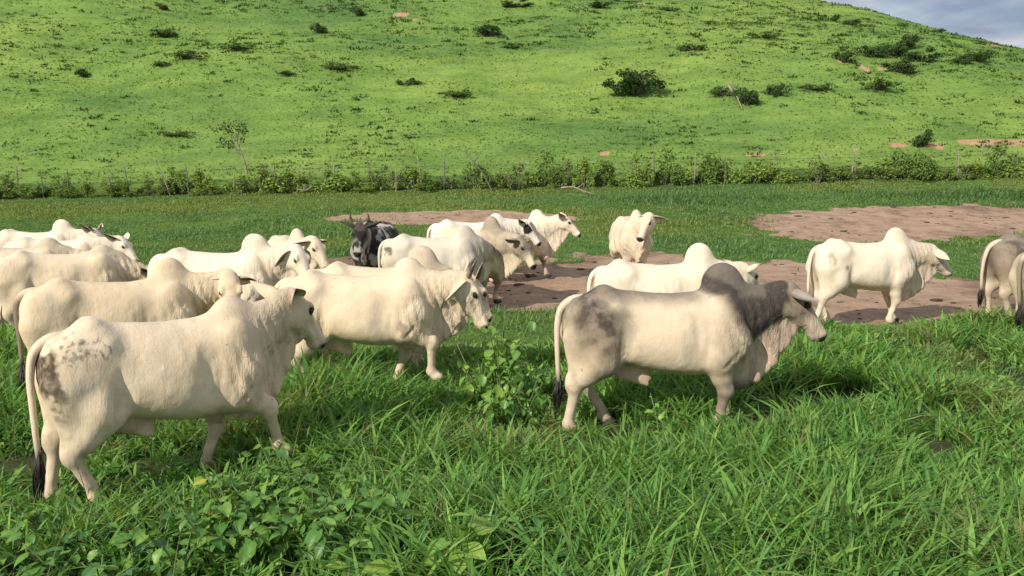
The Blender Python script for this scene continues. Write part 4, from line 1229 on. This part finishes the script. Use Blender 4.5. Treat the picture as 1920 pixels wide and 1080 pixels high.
# ------------------------------------------------------------------ broad-leaved weeds in the foreground
LEAF = {}
LT = dict(green=(.125, .28, .055), deep=(.095, .23, .048), light=(.19, .35, .07), lime=(.26, .41, .075), yellow=(.42, .42, .07), blue=(.09, .225, .08))
def leaf_mesh(shape, tone):
    if (shape, tone) in LEAF: return LEAF[(shape, tone)]
    r = random.Random(hash((len(shape), tone[0], tone[-1])) & 255)
    nu, nw = 7, 5; V, Fq, C = [], [], []
    for i in range(nu + 1):
        t = i/nu
        if shape == 'heart': wd = .92*(math.sin(math.pi*min(1, t*.86 + .12))**.75)*(1 - t)**.28; back = .16
        elif shape == 'round': wd = .84*math.sin(math.pi*(t*.94 + .03))**.6; back = .06
        else: wd = .36*math.sin(math.pi*(t*.95 + .03))**.8; back = 0
        for j in range(nw):
            s = 2*j/(nw-1) - 1
            x = t - back*abs(s)**1.5*(1-t)**2; y = s*wd*.5
            z = .16*abs(s)*wd - .26*t*t + .03*math.sin(7*t + 3*s)
            V.append((x, y, z))
            k_ = (.86 if j == nw//2 else 1.0)
            C.append(np.array(LT[tone])*(1.14 if j == nw//2 else 1.0)*r.uniform(.92, 1.08))
    for i in range(nu):
        for j in range(nw-1):
            a = i*nw + j; Fq.append((a, a+1, a+nw+1, a+nw))
    me = py_mesh('leaf', V, Fq, True, np.array(C), 'tone'); me.materials.append(M['leaf'])
    LEAF[(shape, tone)] = me
    return me

def weed(name, label, X, Y, h, nst, spread, leaf, shape, tones, nleaf, seed, group=None, cat='plant', droop=.3, woody=False):
    r = random.Random(seed)
    z0 = float(gz(X, Y)); root = bpy.data.objects.new(name, None); SC.collection.objects.link(root); root.location = (X, Y, z0)
    tag(root, label, cat, group)
    for s in range(nst):
        a = 6.283*(s + r.uniform(-.3, .3))/nst; hh = h*r.uniform(.65, 1.05); sp = spread*r.uniform(.4, 1)
        P = catmull([(.02*math.cos(a), .02*math.sin(a), -.03), (sp*.35*math.cos(a), sp*.35*math.sin(a), hh*.5), (sp*math.cos(a), sp*math.sin(a), hh)], 10)
        v, f_ = tube(P, np.linspace(.006, .0025, 10)*(1 + h), 5); link('stem', py_mesh('stem', v, f_), root, M['green_stem'])
        for k in range(nleaf):
            t = .22 + .78*(k + r.uniform(0, .6))/nleaf; t = min(t, 1)
            q = P[min(int(t*9), 9)]
            az = a + k*2.4 + r.uniform(-.5, .5); L = leaf*r.uniform(.65, 1.2)*(1 - .35*max(0, t-.8)/.2)
            o = bpy.data.objects.new('leaf', leaf_mesh(shape, r.choice(tones))); SC.collection.objects.link(o); o.parent = root
            st_ = L*.35
            o.location = (q[0] + st_*math.cos(az), q[1] + st_*math.sin(az), q[2] + r.uniform(0, .02))
            o.rotation_euler = (r.uniform(-.45, .45), r.uniform(-.5, .55) + droop*.3, az); o.scale = (L, L, L)
    return root
_r = random.Random(77)
weed('upright_weed', 'tall upright weed with round light green leaves beside the horned cow', at(940, 7.5), 7.5, .98, 8, .36, .105, 'round', ['light', 'green', 'light', 'lime'], 12, 1, droop=1.4)
weed('upright_weed', 'shorter round leaved weed at the foot of the tall upright weed', at(985, 7.1), 7.1, .45, 6, .3, .085, 'round', ['light', 'green'], 8, 2, droop=1.4)
weed('upright_weed', 'round leaved weed leaning at the left of the tall upright weed', at(898, 7.55), 7.55, .72, 5, .28, .095, 'round', ['light', 'green', 'lime'], 9, 3, droop=1.4)
weed('upright_weed', 'slim round leaved weed at the right of the tall upright weed', at(1000, 7.8), 7.8, .62, 4, .24, .09, 'round', ['light', 'green', 'lime'], 9, 4, droop=1.4)
weed('upright_weed', 'lowest round leaved weed in front of the tall upright weed', at(930, 7.0), 7.0, .40, 6, .26, .085, 'round', ['light', 'green'], 7, 5, droop=1.4)
for i, (px, Y) in enumerate([(420, 4.95), (470, 5.05), (520, 5.0), (555, 5.2), (560, 4.7), (500, 4.65), (440, 4.6), (610, 4.8), (650, 4.6), (600, 4.4), (540, 4.35), (690, 4.4), (480, 4.3), (640, 4.2), (400, 4.35), (720, 4.7), (525, 5.35)]):
    weed('creeping_weed', 'heart leaved creeping weed in the leafy patch before the front cow', at(px, Y), Y, _r.uniform(.30, .46), 5, .28, .092, 'heart', ['green', 'light', 'deep', 'green', 'light'], 11, 10+i, 'creeping weeds of the leafy patch', droop=.5)
weed('broad_leaved_weed', 'pale weed with large lime leaves at the bottom edge in the middle', at(865, 4.0), 4.0, .46, 4, .16, .15, 'heart', ['lime', 'lime', 'light'], 5, 40)
weed('broad_leaved_weed', 'bright yellow green weed with the largest leaves at the bottom edge', at(655, 3.75), 3.75, .34, 4, .15, .18, 'heart', ['lime', 'lime', 'light'], 4, 41)
weed('yellowing_weed', 'little weed with yellowing leaves beside the leafy patch on its left', at(402, 4.75), 4.75, .42, 2, .1, .10, 'heart', ['yellow', 'lime', 'light'], 4, 42)
for i, (px, Y) in enumerate([(60, 4.6), (150, 4.4), (230, 4.25), (300, 4.4), (110, 4.1), (190, 4.0), (340, 4.1), (20, 4.25)]):
    weed('low_weed', 'low leafy weed in the bottom left corner of the grass', at(px, Y), Y, _r.uniform(.22, .34), 4, .2, .09, _r.choice(['heart', 'round']), ['green', 'light', 'blue'], 6, 60+i, 'low weeds at the bottom left')
for i, (px, Y) in enumerate([(1055, 4.0), (1130, 3.95), (1010, 4.25), (930, 4.4), (800, 4.35), (760, 4.6)]):
    weed('lance_leaved_weed', 'narrow leaved weed in the grass along the bottom edge', at(px, Y), Y, _r.uniform(.3, .42), 4, .16, .15, 'lance', ['light', 'green', 'blue'], 6, 80+i, 'narrow leaved weeds at the bottom edge')
for i, (px, Y) in enumerate([(1700, 9.6), (1790, 8.8), (1860, 9.2), (1880, 7.8), (1640, 9.9), (1500, 6.2), (1240, 6.3)]):
    weed('small_weed', 'small light leaved weed standing in the right hand grass', at(px, Y), Y, _r.uniform(.4, .52), 3, .15, .06, 'round', ['light', 'lime'], 6, 100+i, 'small weeds in the right hand grass')

# dung pats and clods on the bare earth
r = np.random.default_rng(14); V, Fq = [], []
for _ in range(900):
    y = r.uniform(12.5, 29.5); x = r.uniform(-5, 22)
    if mud_mask(np.array([x]), np.array([y]))[0] < .8: continue
    bv, bf = ball(1.0, 7, 5); s = r.uniform(.03, .11)*(1 if r.random() < .2 else .45)
    bv = bv*np.array([s*r.uniform(.8, 1.6), s*r.uniform(.7, 1.2), s*r.uniform(.2, .4)]) + np.array([x, y, float(gz(x, y)) - .045])
    Fq += [tuple(len(V) + q for q in f_) for f_ in bf]; V += list(bv)
tag(link('dung_clods', py_mesh('dung_clods', V, Fq), None, M['dung']), 'dark dung and clods strewn over the bare earth', 'dung', kind='stuff')
# ------------------------------------------------------------------ the herd
DIRT = (.085, .062, .038); SPECK = (.10, .082, .066)
CREAM = (.74, .632, .478); WHITE = (.80, .715, .585); YELLOW = (.71, .595, .43); ASH = (.60, .545, .46)
G = 'zebu cattle of the herd'
def herd(name, label, px, Y, yaw, scale=1.0, **kw):
    X = at(px, Y); kw.setdefault('vox', float(np.clip(.0016*Y, .0115, .022)))
    kw.setdefault('length', .95)
    return build_cow(name, label, (X, Y, float(gz(X, Y)) - .02), math.radians(yaw), scale, G, 'bull' if name == 'bull' else 'cow', **kw)

herd('bull', 'grey humped bull with dark neck and rump standing in the grass at centre right', 1236, 7.05, 1, 1.0, seed=2, length=1.0, hump=1.2, dew_pink=.95, dewlap=1.0, testes=1, sheath=1.0,
     neck_pitch=22, neck_yaw=2, head_pitch=52, head_yaw=-3, ear=(.45, .85, .12), ear_col=(.33, .29, .25), coat=(.66, .565, .44), grey=dict(hump=1, neck=1, head=.7, rump=1, back=.75, shoulder=.35, legs=.8),
     fl=(.66, 0), fr=(.52, 0), hl=(-.48, 0), hr=(-.82, 0), tail_sway=-.03)
herd('cow', 'nearest cream white cow at the left with a dung smeared rump', 318, 5.58, 36, 0.985, seed=5, length=.89, hollow=0, hump=.42, dewlap=.8, neck_pitch=29, neck_yaw=10, head_yaw=24, head_pitch=46, head_scale=1.15, sheath=.8,
     coat=CREAM, ear=(-.45, .8, -.05, -.55, .55, -.25), dirt=[(-.84, 1.0, .10, .17, .95, .52, 14, DIRT), (-.60, 1.14, .24, .12, .7, .74, 42, SPECK), (-.78, .80, .06, .16, .8, .62, 14, SPECK)],
     grey=dict(neck=.22, head=.15, col=(.22, .17, .12)), fl=(.36, 0), fr=(.88, .15), hl=(-.82, 0), hr=(-.56, 0), tail_sway=-.06, tail_back=.0, tail_len=1.15)
herd('cow', 'cream cow behind the nearest one, head turned with a drooping ear', 228, 8.0, 31, 1.0, seed=8, hump=.95, dewlap=.7, neck_pitch=20, neck_yaw=-18, head_yaw=-98, head_pitch=58, head_scale=1.08,
     coat=YELLOW, ear=(-.1, .75, -.65), tail_sway=-.12, tail_back=-.04, tail_dark=.9, sheath=0)
herd('cow', 'horned cream cow walking right in the middle of the herd', 678, 8.3, 5, 1.0, seed=11, hump=.72, dewlap=.85, neck_pitch=16, head_pitch=64, head_yaw=2, head_scale=1.14, horns=.30, ear=(.30, .42, -.85), coat=CREAM,
     fl=(.40, 0), fr=(.80, .16), hl=(-.85, 0), hr=(-.50, 0), sheath=1, testes=1, tail_back=.0, dirt=[(.50, .72, .10, .12, .5, .58, 16, SPECK)])
herd('cow', 'cow half hidden behind the horned one, only hump, ear and dewlap showing', 714, 9.4, 4, 1.0, seed=14, hump=1.15, dewlap=1.1, neck_pitch=2, neck_yaw=14, head_pitch=60, head_yaw=30, coat=CREAM, ear=(-.7, .45, .5), grey=dict(hump=.28, col=(.2, .17, .13)), sheath=0)
herd('cow', 'white cow with back and tall hump showing behind the grey bull', 1232, 10.0, 4, 1.0, seed=17, hump=1.2, dewlap=.8, neck_pitch=14, neck_yaw=8, head_yaw=26, head_pitch=44, dark_ear=.8, coat=WHITE, tail_sway=.0)
herd('cow', 'white cow walking right on bare earth behind the bull head', 1614, 12.9, 10, 1.07, seed=20, hump=.95, dewlap=1.1, neck_pitch=10, head_pitch=44, coat=WHITE, ear=(.45, .8, -.25), fl=(.66, 0), fr=(.42, 0), hl=(-.50, 0), hr=(-.86, 0),
     sheath=1, testes=1, dirt=[(-.72, 1.05, .10, .14, .45, .68, 34, SPECK), (-.48, .90, .035, .035, .6, .45, 24, SPECK)], grey=dict(neck=.2, head=.2, col=(.25, .2, .16)), tail_sway=.04)
herd('cow', 'grey rumped cow with black tail tuft cut by the right edge', 1942, 13.3, 8, 1.10, seed=23, hump=1.0, dewlap=1.0, coat=(.64, .55, .43), grey=dict(rump=1, back=.9, hump=1, neck=1, head=.8, all=.75, col=(.12, .098, .08)), tail_back=.06, testes=1)
herd('cow', 'nearer cow at the right edge showing only pale hindquarters', 2006, 11.5, 10, 1.07, seed=26, hump=1.0, dewlap=1.0, coat=(.66, .56, .42), grey=dict(back=.7, rump=.5, hump=.9, neck=.9, col=(.14, .115, .09)), tail_dark=.8, tail_sway=-.05, fl=(.5, 0), fr=(.4, 0), hl=(-.5, 0), hr=(-.74, 0))
herd('cow', 'white cow with folded ear looking back, standing behind the left pair', 413, 11.0, 0, 1.06, seed=29, hump=1.1, dewlap=.9, neck_pitch=24, neck_yaw=-10, head_yaw=-44, head_pitch=50, ear=(.3, .6, -.65), coat=WHITE, fl=(.5, 0), fr=(.72, .02))
herd('cow', 'cow with drooping ears squeezed in behind the head of the folded eared one', 546, 13.6, -60, 1.04, seed=32, hump=.9, dewlap=.9, neck_pitch=24, neck_yaw=10, head_yaw=22, head_pitch=50, ear=(-.1, .85, -.4), coat=CREAM)
herd('cow', 'black and white speckled cow with dark horns facing the camera', 708, 15.6, -94, 1.09, seed=35, hump=.3, dewlap=.7, neck_pitch=24, head_pitch=56, horns=.32, ear=(-.2, .95, .1), coat=(.50, .48, .45), spots=(.47, 6, .97), dark_ear=1.0, sheath=0,
     grey=dict(head=.9, hump=1, neck=.4, col=(.016, .014, .013)))
herd('cow', 'white cow with hip spots, its head hidden behind the horned cow', 814, 13.9, 3, 1.06, seed=38, hump=.85, dewlap=.8, neck_pitch=0, neck_yaw=45, head_pitch=60, coat=(.66, .615, .53), dirt=[(-.76, 1.06, .12, .10, .9, .64, 30, DIRT)], grey=dict(neck=.3, head=.4, col=(.2, .18, .15)))
herd('cow', 'cream cow with grey hump and face turned towards the camera', 886, 15.0, -48, 1.08, seed=41, hump=1.1, dewlap=1.0, neck_pitch=8, neck_yaw=8, head_yaw=14, head_pitch=52, coat=CREAM, grey=dict(hump=.7, head=.75, neck=.45, legs=.6, col=(.17, .14, .11)), ear=(-.1, .95, -.1))
herd('cow', 'white cow with a black eye patch peering out behind others', 884, 17.0, 12, 1.04, seed=44, hump=.7, dewlap=.8, neck_pitch=16, neck_yaw=-4, head_yaw=-30, head_pitch=48, coat=(.78, .74, .66), eye_patch=1.0, dark_ear=1.0, ear=(-.3, .9, .1), vox=.02)
herd('cow', 'white cow walking right with shaded shanks on the bare earth', 968, 18.0, -30, 1.03, seed=47, hump=.9, dewlap=1.0, neck_pitch=24, neck_yaw=12, head_yaw=24, head_pitch=42, coat=WHITE, legs_dark=1.0, fl=(.72, 0), fr=(.36, 0), ear=(-.4, .85, .05), vox=.018, grey=dict(legs=.85, col=(.10, .08, .065)))  # shank darkening is mostly shade painted into the coat, with some mud
herd('cow', 'pale cow facing the camera with head turned left, alone on the grass', 1180, 17.4, -86, 1.08, seed=50, hump=.9, dewlap=.9, neck_pitch=30, neck_yaw=12, head_yaw=-46, head_pitch=52, coat=(.70, .62, .49), ear=(-.15, .75, -.55), vox=.018, sheath=0)
herd('cow', 'small horned white cow farthest back at the left', 74, 15.4, 2, 1.02, seed=53, hump=1.1, dewlap=.8, neck_pitch=20, head_pitch=50, head_yaw=-18, horns=.18, coat=WHITE, dark_ear=.7, ear=(-.55, .7, .15))
herd('cow', 'white cow with a clean black nose, head clear of the left cluster', 112, 14.0, 6, 1.0, seed=56, hump=.15, dewlap=.8, neck_pitch=20, head_pitch=46, head_yaw=-22, coat=WHITE, dark_ear=.6, ear=(-.55, .8, .0))
herd('cow', 'cow at the left edge with greyish hump among the cluster', 36, 12.8, 12, 1.0, seed=59, hump=.55, dewlap=.8, neck_pitch=4, head_pitch=56, head_yaw=4, coat=(.68, .59, .46), grey=dict(hump=.3, back=.2, col=(.2, .16, .12)), dark_ear=.6)
herd('cow', 'cow with pale hindquarters to the camera between the left edge and the cream cow', 124, 11.7, 26, 1.02, seed=62, hump=.15, dewlap=.8, neck_pitch=-8, head_pitch=52, head_yaw=-14, coat=CREAM, grey=dict(hump=.25, col=(.2, .16, .12)), dark_ear=.6, tail_sway=.05, hl=(-.9, 0), hr=(-.55, 0))
